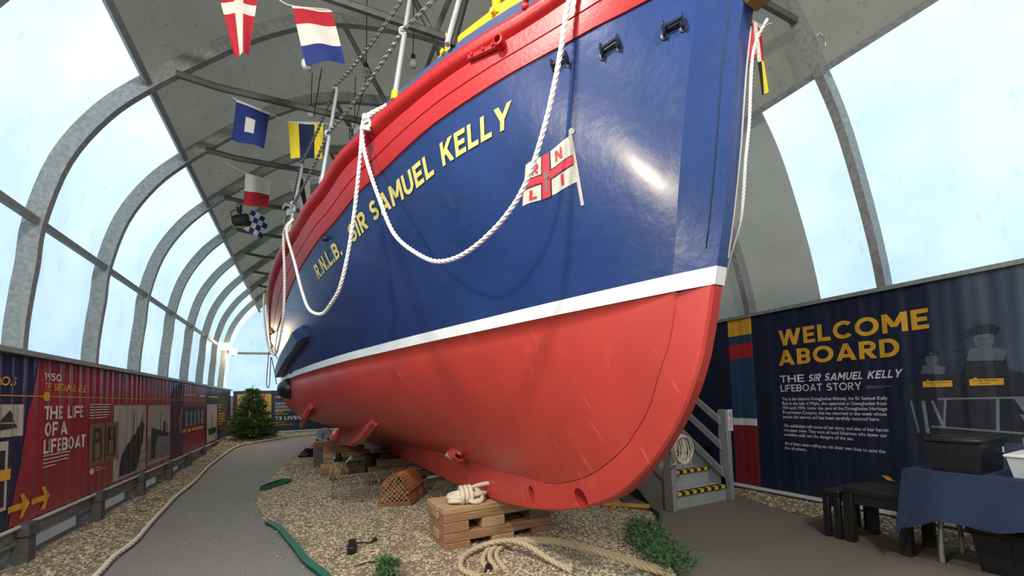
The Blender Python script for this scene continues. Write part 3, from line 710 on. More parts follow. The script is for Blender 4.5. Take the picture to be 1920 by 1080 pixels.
def person(u, s_, v0, top):
    half = [(.10, 0), (.14, -.03), (.16, -.16), (.30, -.24), (.36, -.40), (.35, -.75), (.30, -1.0)]
    P = [(u-a*s_, top-.30*s_+b*s_) for a, b in half]; Q = [(u+a*s_*.95, top-.31*s_+b*s_) for a, b in half]
    P = smooth_path([Vector((a, b, 0)) for a, b in P], 4); Q = smooth_path([Vector((a, b, 0)) for a, b in Q], 4)
    return [(p.x, max(p.y, v0)) for p in P]+[(p.x, max(p.y, v0)) for p in reversed(Q)]
for k, (u, s_, v0, tp) in enumerate(((-2.12, .78, 1.02, 2.02), (-1.70, 1.06, 1.0, 2.24), (-1.26, .8, 1.02, 2.02))):
    B.poly('figure', person(u, s_, v0, tp), M['figure_dark'], .004+.0006*k, .05, 'dark printed figure of a man in a heavy coat')
    hd = tp-.17*s_
    B.poly('neck_scarf', [(u-.13*s_, hd-.20*s_), (u+.12*s_, hd-.22*s_), (u+.15*s_, hd-.12*s_), (u+.05*s_, hd-.08*s_), (u-.1*s_, hd-.08*s_)], M['figure_mid'], .0062)
    B.poly('face', ell(u, hd, .070*s_, .105*s_), M['figure_mid'], .0068)
    B.poly('cap', [(u-.115*s_, hd+.04*s_), (u-.02*s_, hd+.055*s_), (u+.10*s_, hd+.045*s_), (u+.115*s_, hd+.10*s_), (u+.06*s_, hd+.145*s_), (u-.05*s_, hd+.15*s_), (u-.12*s_, hd+.10*s_)], M['figure_dark'], .0074)
    B.multi('eye_marking', [ell(u-.03*s_, hd+.01*s_, .016*s_, .010*s_, 8), ell(u+.03*s_, hd+.01*s_, .016*s_, .010*s_, 8), [(u-.03*s_, hd-.055*s_), (u+.03*s_, hd-.055*s_), (u+.03*s_, hd-.043*s_), (u-.03*s_, hd-.043*s_)], [(u-.006*s_, hd-.025*s_), (u+.012*s_, hd-.025*s_), (u+.005*s_, hd+.01*s_), (u-.004*s_, hd+.01*s_)]], M['figure_shade'], .0076)
def bar(P, wd):
    (a, b), (c, d) = P; L = math.hypot(c-a, d-b); nx, ny = -(d-b)/L*wd, (c-a)/L*wd
    return [(a-nx, b-ny), (c-nx, d-ny), (c+nx, d+ny), (a+nx, b+ny)]
B.multi('railing_marking', [bar(((-2.09, 1.44), (-1.40, 1.45)), .010), bar(((-2.17, 1.13), (-1.4, 1.09)), .010), bar(((-2.03, 1.45), (-2.06, 1.13)), .010), bar(((-1.64, 1.45), (-1.66, 1.10)), .012), bar(((-2.14, 1.42), (-2.06, 1.12)), .013), bar(((-2.22, 1.42), (-2.20, 1.05)), .016), bar(((-2.33, 1.42), (-2.28, 1.05)), .008)], M['figure_pale'], .007)
B.multi('boat_marking', [[(-1.5, 1.28), (-1.2, 1.28), (-1.25, 1.18), (-1.46, 1.18)], [(-1.5, 1.05), (-1.1, 1.05), (-1.1, .95), (-1.5, .97)], [(-1.53, 1.44), (-1.4, 1.44), (-1.42, 1.3), (-1.47, 1.3)]], M['figure_pale'], .0065)
ring = [(-1.90+.12*math.cos(t*math.pi/10), 2.06+.10*math.sin(t*math.pi/10)) for t in range(20)]; ring2 = [(-1.90+.105*math.cos(t*math.pi/10), 2.06+.085*math.sin(t*math.pi/10)) for t in range(20)]
B.multi('wheel_marking', [[ring[i], ring[(i+1) % 20], ring2[(i+1) % 20], ring2[i]] for i in range(20)], M['slate'], .0065)
for (u0, v0, u1, st, s2) in ((-2.21, 1.575, -1.965, 'SAMUEL HARRISON', 'SECOND COX'), (-1.83, 1.58, -1.585, 'JOHN TRIMBLE', 'COXSWAIN')):
    B.multi('name_tag', [[(u0, v0), (u1, v0), (u1, v0+.068), (u0, v0+.068)], [(u0+.025, v0+.067), (u0+.07, v0+.067), (u0+.045, v0+.085)]], M['gold_print'], .008)
    B.text('tag_lettering', st, u0+.025, v0+.042, (u1-u0)*.76, .016, M['photo_dark'], .0095, 0, 0, None); B.text('tag_lettering', s2, u0+.07, v0+.017, .085, .011, M['photo_dark'], .0095, 0, 0, None)
B.poly('yellow_mark', [(-2.67, .505), (-2.60, .505), (-2.54, .452), (-2.61, .452)], M['gold_print'], .008)

# ------------------------------------------------------------------ gravel beds
def stones(mb_v, mb_f, x, y, z, s_):
    o = len(mb_v); R = Matrix.Rotation(rnd.random()*6.3, 3, 'Z') @ Matrix.Rotation(rnd.uniform(-.5, .5), 3, 'X')
    sx_, sy_, sz_ = s_*rnd.uniform(.7, 1.3), s_*rnd.uniform(.55, 1.0), s_*rnd.uniform(.35, .6)
    for p in ((1, 0, .1), (.3, .95, -.1), (-.8, .55, .1), (-.8, -.6, -.1), (.35, -.9, .1), (.1, .1, 1), (-.15, -.05, -1)):
        q = R @ Vector((p[0]*sx_, p[1]*sy_, p[2]*sz_)); mb_v.append((x+q.x, y+q.y, z+q.z))
    for i in range(5): mb_f.append((o+i, o+(i+1) % 5, o+5)); mb_f.append((o+(i+1) % 5, o+i, o+6))
def inside(P, x, y):
    c = False; j = len(P)-1
    for i in range(len(P)):
        if (P[i][1] > y) != (P[j][1] > y) and x < (P[j][0]-P[i][0])*(y-P[i][1])/(P[j][1]-P[i][1])+P[i][0]: c = not c
        j = i
    return c
def dist_edge(P, x, y):
    d = 9
    for i in range(len(P)):
        a = P[i]; b = P[(i+1) % len(P)]; L = (b[0]-a[0])**2+(b[1]-a[1])**2
        t = max(0, min(1, ((x-a[0])*(b[0]-a[0])+(y-a[1])*(b[1]-a[1]))/L)) if L else 0
        d = min(d, math.hypot(x-a[0]-t*(b[0]-a[0]), y-a[1]-t*(b[1]-a[1])))
    return d
def bed_z(P, x, y, hgt): return zg(y)+hgt*ss(dist_edge(P, x, y)/.35)+.008*math.sin(x*7+y*3)*math.sin(y*5)
def gravel_bed(name, label, P, hgt, dens):
    xs = [p[0] for p in P]; ys = [p[1] for p in P]
    bm = bmesh.new(); f = bm.faces.new([bm.verts.new((x, y, 0)) for x, y in P])
    st = .3
    for ax, lo, hi in ((0, min(xs), max(xs)), (1, min(ys), max(ys))):
        c = lo+st
        while c < hi:
            no = (1, 0, 0) if ax == 0 else (0, 1, 0); co = (c, 0, 0) if ax == 0 else (0, c, 0)
            bmesh.ops.bisect_plane(bm, geom=bm.verts[:]+bm.edges[:]+bm.faces[:], plane_co=co, plane_no=no); c += st
    bmesh.ops.triangulate(bm, faces=bm.faces[:]); bm.verts.index_update()
    V = [(v.co.x, v.co.y, bed_z(P, v.co.x, v.co.y, hgt)+.004) for v in bm.verts]; F = [tuple(v.index for v in f.verts) for f in bm.faces]; bm.free()
    Fm = [0]*len(F)
    x0, x1, y0, y1 = min(xs), max(xs), min(ys), max(ys); n = 0
    y = y0
    while y < y1:
        d, s_ = dens(y)
        if d <= 0: break
        rowh = .1; cnt = int((x1-x0)*rowh*d)
        for _ in range(cnt):
            px = rnd.uniform(x0, x1); py = y+rnd.random()*rowh
            if inside(P, px, py):
                stones(V, F, px, py, bed_z(P, px, py, hgt)+s_*rnd.uniform(.1, .45), s_*rnd.uniform(.6, 1.35))
        y += rowh
    if P is BED:
        for _ in range(70):
            y = rnd.uniform(4.3, 10); x = float(np.interp(y, [4.37, 6.5, 8.9], [.126, -.45, -.74]))-rnd.random()**2*.9-.05; stones(V, F, x, y, .008, rnd.uniform(.008, .02))
    mb = MB(); mb.add(V, F); mb.m = [0]*len(Fm)+[1]*(len(F)-len(Fm))
    o = mb.build(name, [M['gravel_base'], M['gravel']], fix=False); return tag(o, label, 'gravel', None, 'stuff')
BED = [(1.2, 2.25), (.55, 3.2), (.126, 4.37), (.017, 4.72), (-.175, 5.64), (-.45, 6.53), (-.68, 7.8), (-.74, 8.94), (-.68, 10.4), (-.58, 11.9), (-.3, 13.6), (.25, 15.6), (1.0, 16.6), (3.6, 16.6), (4.2, 14), (4.35, 9), (4.35, 5.2), (4.2, 4.3), (3.6, 3.65), (3.1, 3.1), (2.7, 2.7), (2.2, 2.3), (1.7, 2.1)]
gravel_bed('gravel', 'brown gravel bed under the boat', BED, .03, lambda y: ((1500, .017) if y < 7 else (900, .02) if y < 9.5 else (450, .026) if y < 13 else (250, .03)))
LB = [(-1.7, 4.2), (-1.78, 5.49), (-1.82, 6.5), (-1.95, 8.3), (-2.03, 9.4), (-2.12, 11.5), (-2.18, 13.1), (-2.12, 14.6), (-2.0, 16.2), (-1.35, 17.1), (-.5, 18.0), (.55, 18.4), (3, 18.5), (6.2, 18.4), (6.2, 20.35), (-2.72, 20.35), (-2.72, 4.2)]
gravel_bed('gravel', 'gravel strip along the foot of the red banner and round the fir tree', LB, .03, lambda y: ((900, .02) if y < 8 else (450, .026) if y < 13 else (160, .04)))
RB = [(5.72, -1), (5.68, 2.6), (5.66, 3.3), (5.75, 3.8), (5.95, 4.15), (6.1, 5.5), (6.1, 10), (6.42, 10), (6.42, -1)]
gravel_bed('gravel', 'dark gravel strip along the foot of the welcome banner', RB, .02, lambda y: ((700, .022) if y < 5 else (300, .025)))

# ------------------------------------------------------------------ the lifeboat
def pchip(xs, ys):
    xs = np.array(xs, float); ys = np.array(ys, float); n = len(xs); h = np.diff(xs); d = np.diff(ys)/h; m = np.zeros(n)
    for i in range(1, n-1):
        if d[i-1]*d[i] > 0:
            w1 = 2*h[i]+h[i-1]; w2 = h[i]+2*h[i-1]; m[i] = (w1+w2)/(w1/d[i-1]+w2/d[i])
    m[0] = d[0]; m[-1] = d[-1]
    def f(x):
        x = min(max(float(x), xs[0]), xs[-1]); i = min(max(int(np.searchsorted(xs, x))-1, 0), n-2); t = (x-xs[i])/h[i]
        return float(ys[i]*(1+2*t)*(1-t)**2+h[i]*m[i]*t*(1-t)**2+ys[i+1]*t*t*(3-2*t)+h[i]*m[i+1]*t*t*(t-1))
    return f
BA = 0.0612; BX = 1.95+4.5*BA; bc, bs = math.cos(BA), math.sin(BA)
def bw(b, y, z): return Vector((BX-y*bs-b*bc, y*bc-b*bs, z))      # boat frame (half breadth to the near side, aft, up) to the tent
z_top = pchip([1.0, 1.3, 1.67, 2.0, 2.5, 4, 5.5, 7.5, 9.5, 12, 15, 18.2], [4.95, 4.5, 4.205, 4.155, 4.1, 3.93, 3.78, 3.6, 3.45, 3.34, 3.3, 3.36])
b_top = pchip([1.02, 1.25, 1.6, 1.9, 2.25, 2.49, 2.8, 3.19, 3.55, 3.83, 4.18, 4.7, 5.1, 5.66, 6.43, 7.17, 7.86, 8.9, 10.9, 12.8, 15, 16.5, 17.5, 18.1, 18.2], [.03, .2, .44, .6, .77, .927, 1.115, 1.306, 1.468, 1.566, 1.691, 1.79, 1.889, 1.991, 2.124, 2.223, 2.275, 2.303, 2.295, 2.258, 2.2, 1.95, 1.4, .5, .05])
b_low = pchip([1.2, 1.4, 1.67, 1.86, 2.1, 2.38, 2.71, 3.1, 3.457, 3.79, 4.1, 4.78, 5.18, 5.77, 6.27, 7.1, 8.45, 9.9, 12, 14.3, 16.3, 17.3, 17.9, 18.0], [.04, .16, .35, .5, .652, .829, 1.008, 1.19, 1.31, 1.41, 1.515, 1.66, 1.758, 1.853, 1.922, 2.0, 2.076, 2.127, 2.14, 2.08, 1.75, 1.2, .4, .05])
def z_low(y): return z_top(y)-.36
def z_wl(y): return 2.31-.007*(y-1.4)
b_wl = pchip([1.62, 1.74, 1.98, 2.36, 2.83, 3.45, 4.25, 5.4, 6.25, 7.5, 9.1, 10.3, 12, 14, 16, 17.2, 17.8], [.07, .115, .195, .315, .455, .625, .845, 1.125, 1.32, 1.54, 1.77, 1.9, 2.0, 1.97, 1.65, .95, .1])
z_rab = pchip([1.60, 1.706, 1.736, 1.77, 1.805, 1.875, 1.944, 2.045, 2.103, 2.184, 2.268, 2.41, 2.643, 2.9, 3.13, 3.49, 4.24, 5.1, 8, 12, 15, 17, 17.8], [2.9, 2.53, 2.4, 2.27, 2.145, 1.884, 1.757, 1.522, 1.434, 1.338, 1.246, 1.139, 1.0, .903, .848, .815, .814, .824, .84, .92, 1.25, 1.9, 2.25])
p_ex = pchip([1.6, 2.5, 4, 6, 8, 10, 13, 15, 16.5, 17.8], [1.0, 1.15, 1.5, 2.3, 3.2, 4.4, 3.8, 2.6, 1.6, 1.0])
y_stem = pchip([.46, .47, .52, .62, .72, .837, 1.03, 1.31, 1.569, 1.838, 2.153, 2.36, 2.61, 2.96, 3.36, 3.62, 4.0, 4.4], [4.6, 4.26, 3.65, 3.1, 2.69, 2.465, 2.22, 1.958, 1.796, 1.678, 1.593, 1.55, 1.498, 1.438, 1.384, 1.335, 1.225, 1.085])
NB, NT = 18, 16
ST = [1.79+16.0*(.45*u**2.2+.55*u) for u in np.linspace(0, 1, 100)]
def hull_pt(y, k):
    zr = z_rab(y); zw = z_wl(y)-.1; bwl = b_wl(y); zr = min(zr, zw-.01)
    if k < NB:
        u = (k/(NB-1))**1.6; g = 1-(1-u)**p_ex(y)
        return (.09+(bwl-.02-.09)*g if bwl > .11 else bwl*.8, y, zr+(zw-zr)*u)
    k -= NB; fade = max(0, 1-(y-ST[0])/4.0)**3
    if k == 0: return (bwl-.01, y, zw)
    tt = 0 if k == 1 else (k-1)/(NT-2); y1 = y-fade*.34*tt
    e = 1.0+.35*max(0, 1-(y-1.7)/5); bb = bwl+(b_low(y1)-.015-bwl)*tt**e
    return (bb, y1, zw+.1+(z_low(y1)-zw-.1)*tt)
HG = [[hull_pt(y, k) for k in range(NB+NT)] for y in ST]
def both(fn_rows, k0, k1, mb):
    n = k1-k0+1
    for sgn in (1, -1):
        vs = []; fs = []
        for row in fn_rows:
            for k in range(k0, k1+1): b, y, z = row[k]; vs.append(bw(b*sgn, y, z))
        for i in range(len(fn_rows)-1):
            for k in range(n-1):
                a = i*n+k; q = (a, a+n, a+n+1, a+1); fs.append(q if sgn > 0 else q[::-1])
        mb.add(vs, fs)
    return mb
boat = thing('lifeboat', 'large red, white and blue wooden lifeboat on timber blocks with its bow towards the viewer', 'boat', tuple(bw(0, 5, .46)))
H1 = both(HG, 0, NB, MB()).build('underbody', M['red_hull'], boat, smooth=True); H1['label'] = 'red bottom of the hull'
H2 = both(HG, NB, NB+1, MB()).build('waterline_stripe', M['white_paint'], boat, smooth=True); H2['label'] = 'white waterline stripe'
H3 = both(HG, NB+1, NB+NT-1, MB()).build('topsides', M['blue_hull'], boat, smooth=True); H3['label'] = 'glossy dark blue hull side'
# surface lookup on the near side, in the boat frame
_v = [Vector((b, y, z)) for row in HG for (b, y, z) in row]; _n = NB+NT
BVH = BVHTree.FromPolygons(_v, [(i*_n+k, (i+1)*_n+k, (i+1)*_n+k+1, i*_n+k+1) for i in range(len(HG)-1) for k in range(_n-1)])
def on_hull(y, z, off=0.0):
    h = BVH.ray_cast(Vector((6, y, z)), Vector((-1, 0, 0)))
    if h[0] is None:
        h = BVH.find_nearest(Vector((1.5, y, z)))
    p, n = h[0], h[1]
    if n.x < 0: n = -n
    q = p+n*off; return bw(q.x, q.y, q.z)
def hull_frame(y, z):
    h = BVH.ray_cast(Vector((6, y, z)), Vector((-1, 0, 0)))
    if h[0] is None: h = BVH.find_nearest(Vector((1.5, y, z)))
    n = h[1] if h[1].x > 0 else -h[1]
    P = bw(*h[0]); N = (bw(*(h[0]+n))-P).normalized(); T = (bw(h[0].x, h[0].y-1, h[0].z)-bw(*h[0])).normalized()
    T = (T-N*T.dot(N)).normalized(); return P, T, N.cross(T) if N.cross(T).z > 0 else T.cross(N), N

# stem and keel: between the front profile and the hull's forward edge
def stem_rows(k0, k1, w0=.045):
    return [(HG[0][k], (w0, y_stem(HG[0][k][2]), HG[0][k][2])) for k in range(k0, k1+1)]
def stem_part(rows, name, m, extra=None):
    mb = MB(); n = 4; vs = []; fs = []
    for (b, y, z), (w_, ys, zs) in rows:
        vs += [bw(b, y, z), bw(w_, ys, zs), bw(-w_, ys, zs), bw(-b, y, z)]
    for i in range(len(rows)-1):
        for j in range(3): fs.append((i*4+j, i*4+j+1, i*4+5+j, i*4+4+j))
    mb.add(vs, fs); return mb.build(name, m, boat, smooth=math.radians(25))
top = list(HG[0][-1]); rows = stem_rows(NB+1, NB+NT-1)
for zz, yy, b_, fy in ((4.0, 1.40, .2, 1.16), (4.4, 1.34, .2, 1.02), (5.0, 1.2, .1, .95)): rows.append(((b_, yy, zz), (.05, fy, zz)))
o = stem_part(rows, 'stem', M['blue_hull']); o['label'] = 'blue upper stem post'
stem_part(stem_rows(NB, NB+1), 'stem_stripe', M['white_paint'])
kt = [(1.79, 1.583, 2.22), (1.80, 1.587, 2.2), (1.875, 1.685, 1.80), (2.045, 1.85, 1.45), (2.27, 2.11, 1.12), (2.64, 2.49, .825), (3.13, 3.05, .628), (3.6, 3.62, .525), (4.24, 4.24, .47), (5.1, 5.1, .462), (8, 8, .51), (12, 12, .6), (15, 15, .7), (17.8, 17.3, .8)]
ky = pchip([a for a, b, c in kt], [b for a, b, c in kt]); kz = pchip([a for a, b, c in kt], [c for a, b, c in kt])
mb = MB(); vs = []; fs = []; YS = sorted(set(list(np.linspace(1.795, 2.6, 22))+list(np.linspace(2.6, 17.7, 60))))
for y in YS:
    zr = min(z_rab(y), z_wl(y)-.11) if y > 1.8 else 2.213; oy, oz = ky(y), kz(y); w_ = .045+.04*ss((y-2)/1.2)
    d = Vector((oy-y, oz-zr)); f2 = Vector((y, zr))+d*.93
    vs += [bw(.088, y-.01 if y > 3 else y+.03, zr+(.06 if y > 2.2 else .0)), bw(.094, y, zr), bw(w_+.006, f2.x, f2.y), bw(w_*.8, oy, oz), bw(-w_*.8, oy, oz), bw(-w_-.006, f2.x, f2.y), bw(-.094, y, zr), bw(-.088, y-.01 if y > 3 else y+.03, zr+(.06 if y > 2.2 else .0))]
for i in range(len(YS)-1):
    for j in range(8): fs.append((i*8+j, i*8+(j+1) % 8, i*8+8+(j+1) % 8, i*8+8+j))
fs += [tuple(range(8)), tuple((len(YS)-1)*8+j for j in range(8))[::-1]]
mb.add(vs, fs); keel = mb.build('keel', M['red_hull'], boat, smooth=math.radians(28)); keel['label'] = 'red keel and forefoot'
# two oblong holes right through the forefoot
for (y, z, a, hz) in ((3.52, .675, .05, .085), (2.80, .765, .08, .095)):
    mb = MB(); pr = [(a*math.cos(t*math.pi/8)+.25*hz*math.sin(t*math.pi/8), hz*math.sin(t*math.pi/8)) for t in range(16)]
    L = [bw(.14, y+p[0], z+p[1]) for p in pr]; R_ = [bw(-.03, y+p[0], z+p[1]) for p in pr]
    mb.add(L+R_, [tuple(range(16)), tuple(range(16, 32))[::-1]]+[(i, (i+1) % 16, 16+(i+1) % 16, 16+i) for i in range(16)])
    cutter = mb.build('keel_cutter', M['slot'], None)
    md = keel.modifiers.new('hole', 'BOOLEAN'); md.operation = 'DIFFERENCE'; md.object = cutter; md.solver = 'EXACT'
    dg = bpy.context.evaluated_depsgraph_get(); dg.update()
    me = bpy.data.meshes.new_from_object(keel.evaluated_get(dg))
    cutter_vol = len(me.polygons); keel.modifiers.clear()
    if cutter_vol > 20: keel.data = me
    keel.data.materials[0] = M['red_hull']
    bpy.data.objects.remove(cutter)
# red belting: flat board below, rounded rail above
TY = [1.03, 1.06, 1.1, 1.15, 1.2, 1.3, 1.4]+list(np.linspace(1.5, 16, 90))+[16.5, 17, 17.4, 17.8, 18, 18.15]
prof = [(0, -.06), (0, 0), (.10, .004), (.30, .004), (.315, -.010), (.33, .004), (.62, .004), (.66, -.03), (.70, -.03), (.74, .006), (.80, .026), (.88, .030), (.95, .016), (1.0, -.01), (1.0, -.10)]
rows = []
for yt in TY:
    f = max(0, 1-(yt-1.03)/4); yl = min(yt+.17*f*f, 18.0); A_ = (b_low(yl), yl, z_low(yl)); B_ = (b_top(yt), yt, z_top(yt))
    rows.append([(max(.005, A_[0]+(B_[0]-A_[0])*t+o_), A_[1]+(B_[1]-A_[1])*t, A_[2]+(B_[2]-A_[2])*t) for t, o_ in prof])
o = both(rows, 0, len(prof)-1, MB()).build('belting', M['red_band'], boat, smooth=math.radians(40)); o['label'] = 'red belting with rounded rail along the gunwale'
# blue coaming above it, and the deck
rows = []
for yt in TY[4:-1]:
    b = b_top(yt); z = z_top(yt); rows.append([(max(.01, b-.06), yt, z-.05), (max(.01, b-.09), yt, z+.02), (max(.01, b-.125), yt, z+.185), (max(.01, b-.165), yt, z+.19), (max(.01, b-.18), yt, z-.02)])
both(rows, 0, 4, MB()).build('coaming', M['blue_trim'], boat, smooth=math.radians(40))['label'] = 'dull blue toe rail above the belting'
rows = []
for yt in TY[4:-1]:
    b = max(.01, b_top(yt)-.10); z = z_top(yt)-.03; rows.append([(b*(1-k/6), yt, z+.12*(1-(1-k/6)**2)) for k in range(7)])
both(rows, 0, 6, MB()).build('deck', M['blue_trim'], boat, smooth=True)
# painted name and house flag
nb = pchip([2.45, 3.12, 3.25, 4.156, 4.4, 4.70, 4.974, 5.80], [3.478, 3.425, 3.408, 3.318, 3.293, 3.262, 3.226, 3.152])
def hull_print(V, F, fn, name, m, off, step=.03):
    V2, F2 = cut(V, F, step); mb = MB(); mb.add([on_hull(*fn(p[0], p[1]), off+p[2]) for p in V2], F2); o = mb.build(name, m, boat, fix=False)
    if len(o.data.polygons) and o.data.polygons[0].normal.dot(Vector((-1, -.3, 0))) < 0: o.data.flip_normals()
    return o
for st, ya, yb in (('R.N.L.B.', 5.80, 4.95), ('SIR', 4.68, 4.28), ('SAMUEL', 4.165, 3.245), ('KELLY', 3.14, 2.535)):
    V, F = stroke_text(st, 0, 0, ya-yb, .138, .205)
    nm = hull_print(V, F, lambda u, v: (ya-u-.45*v, nb(ya-u)+v), 'name_lettering', M['letter_yellow'], .0065); nm['label'] = 'pale yellow painted name lettering'
# emblem: bilinear between the measured corners of the painted flag (boat frame y, z)
TL, TR, BL_, BR = (2.528, 3.21), (2.196, 3.28), (2.655, 2.975), (2.232, 3.005)
def fl(u, v):
    wv = .012*math.sin(u*7+1)*(1-u*.5)
    a = [TL[i]+(TR[i]-TL[i])*u for i in (0, 1)]; b = [BL_[i]+(BR[i]-BL_[i])*u for i in (0, 1)]
    return (b[0]+(a[0]-b[0])*v, b[1]+(a[1]-b[1])*v+wv)
def rct(a, b, c, d): return [(a, b), (c, b), (c, d), (a, d)], [(0, 1, 2, 3)]
def fcut(V, F, n=8):
    return V, F
hull_print(*rct(0, 0, 1, 1), fl, 'emblem_field', M['emblem_white'], .004, .08)['label'] = 'painted white flag emblem with a red cross and letters'
def dense(V, F):
    bm = bmesh.new(); bv = [bm.verts.new((u, v, 0)) for u, v in V]
    for f in F: bm.faces.new([bv[i] for i in f])
    for c in np.arange(.1, 1, .1):
        bmesh.ops.bisect_plane(bm, geom=bm.verts[:]+bm.edges[:]+bm.faces[:], plane_co=(0, c, 0), plane_no=(0, 1, 0))
    bm.verts.index_update(); r = [(v.co.x, v.co.y) for v in bm.verts], [tuple(v.index for v in f.verts) for f in bm.faces]; bm.free(); return r
for (a, b, c, d, m, of) in ((.36, 0, .56, 1, 'letter_edge', .0055), (0, .37, 1, .60, 'letter_edge', .0055), (.385, 0, .535, 1, 'emblem_red', .007), (0, .40, 1, .57, 'emblem_red', .007)):
    hull_print(*dense(*rct(a, b, c, d)), fl, 'emblem_cross' if m == 'emblem_red' else 'emblem_outline', M[m], of, .08)
for ch, u, v in (('R', .16, .66), ('N', .66, .68), ('L', .14, .07), ('I', .74, .1)):
    V, F = stroke_text(ch, u, v, .045 if ch == 'I' else .14, .23, .22); hull_print(V, F, fl, 'emblem_letter', M['emblem_red'], .0075, .05)
hull_print([p for p in ell(.46, .52, .05, .09)]+[(.44, .1), (.48, .1), (.49, .42), (.43, .42)], [tuple(range(14)), (14, 15, 16, 17)], fl, 'emblem_badge', M['emblem_grey'], .0085, .05)
def pl(u, v): return (2.184+(2.229-2.184)*v+.022*(.5-u), 3.30+(2.862-3.30)*v)
hull_print(*dense(*rct(0, 0, 1, 1)), lambda u, v: (pl(0, v)[0]-.011+.022*u, pl(0, v)[1]), 'emblem_pole', M['pole_grey'], .006, .5)
hull_print(ell(0, 0, .018, .018), [tuple(range(14))], lambda u, v: (2.183+u, 3.305+v), 'emblem_pole_knob', M['emblem_white'], .008, .5)
# fittings on the near side
for (y, z, s_) in ((1.60, 3.655, 1.0), (1.885, 3.672, 1.0), (2.147, 3.70, .95)):
    P, T, U, N = hull_frame(y, z); mb = MB()
    for q in (-1, 1):
        c = P+T*.05*q*s_; mb.tube([c-U*.035+N*.004, c-U*.03+N*.03, c+N*.045, c+U*.03+N*.03, c+U*.035+N*.004], .008, 6)
        mb.lathe([(.024, -.002), (.022, .006), (.012, .008)], c-U*.03, 10, N)
    mb.tube([P-T*.055*s_+N*.03, P+T*.055*s_+N*.03+U*.012], .010, 8); mb.box(P+N*.004, (.07, .03, .012), 0, 0, Matrix((T, U, N)).transposed().to_4x4())
    mb.build('fender_eye', M['blue_fitting'], boat, smooth=AUTO)
P, T, U, N = hull_frame(5.072, 3.42); MB().lathe([(.03, 0), (.03, .02), (.02, .04), (.024, .055), (.01, .06)], P, 12, N).build('knob', M['blue_fitting'], boat, smooth=AUTO)
def band_pt(y, t, off=.01):
    yl = y+.05; return bw(b_low(yl)+(b_top(y)-b_low(yl))*t+off, y, z_low(yl)+(z_top(y)-z_low(yl))*t)
def pad(y0, y1, t0, t1, name):
    a, b = band_pt(y0, t0), band_pt(y1, t1); mb = MB(); d = (b-a); up = Vector((0, 0, 1)); n = d.cross(up).normalized(); n = n if n.x < 0 else -n
    mb.tube([a, a+d*.5, b], .022, 8); mb.lathe([(.036, -.02), (.036, .045), (.024, .05), (.024, -.02)], b, 14, n)
    for q in (.15, .5, .8): mb.lathe([(.011, 0), (.011, .03), (.006, .034)], a+d*q, 8, n)
    return mb.build(name, M['red_band'], boat, smooth=AUTO)
pad(2.66, 2.44, .66, .56, 'fairlead_cleat')
P = band_pt(2.27, 1.0, .0); mb = MB()
mb.tube([P+Vector((0, .06, .0)), P+Vector((-.02, 0, .04)), P+Vector((0, -.06, .03))], .02, 8); mb.sphere(P+Vector((-.03, .0, -.02)), .025, 8); mb.sphere(P+Vector((-.0, -.07, .03)), .02, 8)
mb.build('rail_fitting', M['red_band'], boat, smooth=AUTO)
# yellow anchor plate on the toe rail
mb = MB(); ly = [3.11, 3.0, 2.85, 2.6, 2.4, 2.2, 1.95]; lo = [bw(b_top(y)-.14, y, z_top(y)+.17) for y in ly]
hi = [l+Vector((0, 0, h)) for l, h in zip(lo, (.02, .06, .08, .10, .12, .14, .15))]
for sgn, dx in ((0, 0), (1, .05)): pass
vs = [p for p in lo]+[p for p in hi]+[p+Vector((.06, .02, 0)) for p in lo]+[p+Vector((.06, .02, 0)) for p in hi]; n = len(ly); fs = []
for i in range(n-1): fs += [(i, i+1, n+i+1, n+i), (2*n+i, 3*n+i, 3*n+i+1, 2*n+i+1), (n+i, n+i+1, 3*n+i+1, 3*n+i)]
fs += [(0, n, 3*n, 2*n), (n-1, 3*n-1, 4*n-1, 2*n-1)]
mb.add(vs, fs)
for i, h in ((1, .0), (3, .02), (4, .05)): mb.lathe([(.020, 0), (.020, .035), (.008, .04)], hi[i]-Vector((.0, 0, .04)), 10, (-1, -.5, 0))
mb.tube([hi[3]-Vector((-.02, 0, .05)), hi[3]+Vector((0.02, 0, .04)), hi[3]+Vector((0.02, 0, .22))], .034, 10); mb.tube([hi[1]+Vector((.02, .0, -.02)), hi[1]+Vector((.02, 0, .05))], .02, 8)
mb.tube([hi[1]+Vector((.02, 0, .04)), hi[1]+Vector((.02, .02, .15))], .006, 6)
mb.build('anchor_plate', M['yellow_paint'], boat, smooth=AUTO)['label'] = 'yellow bolted plate on the toe rail'
for dx, m in ((0, 'steel'), (.045, 'black_metal')):
    a = Vector(bw(1.098-dx, 2.9, 4.22)); b = Vector(bw(.90-dx, 2.9, 4.95)); MB().tube([a, b], .022, 10).build('support_tube', M[m], boat, smooth=AUTO)
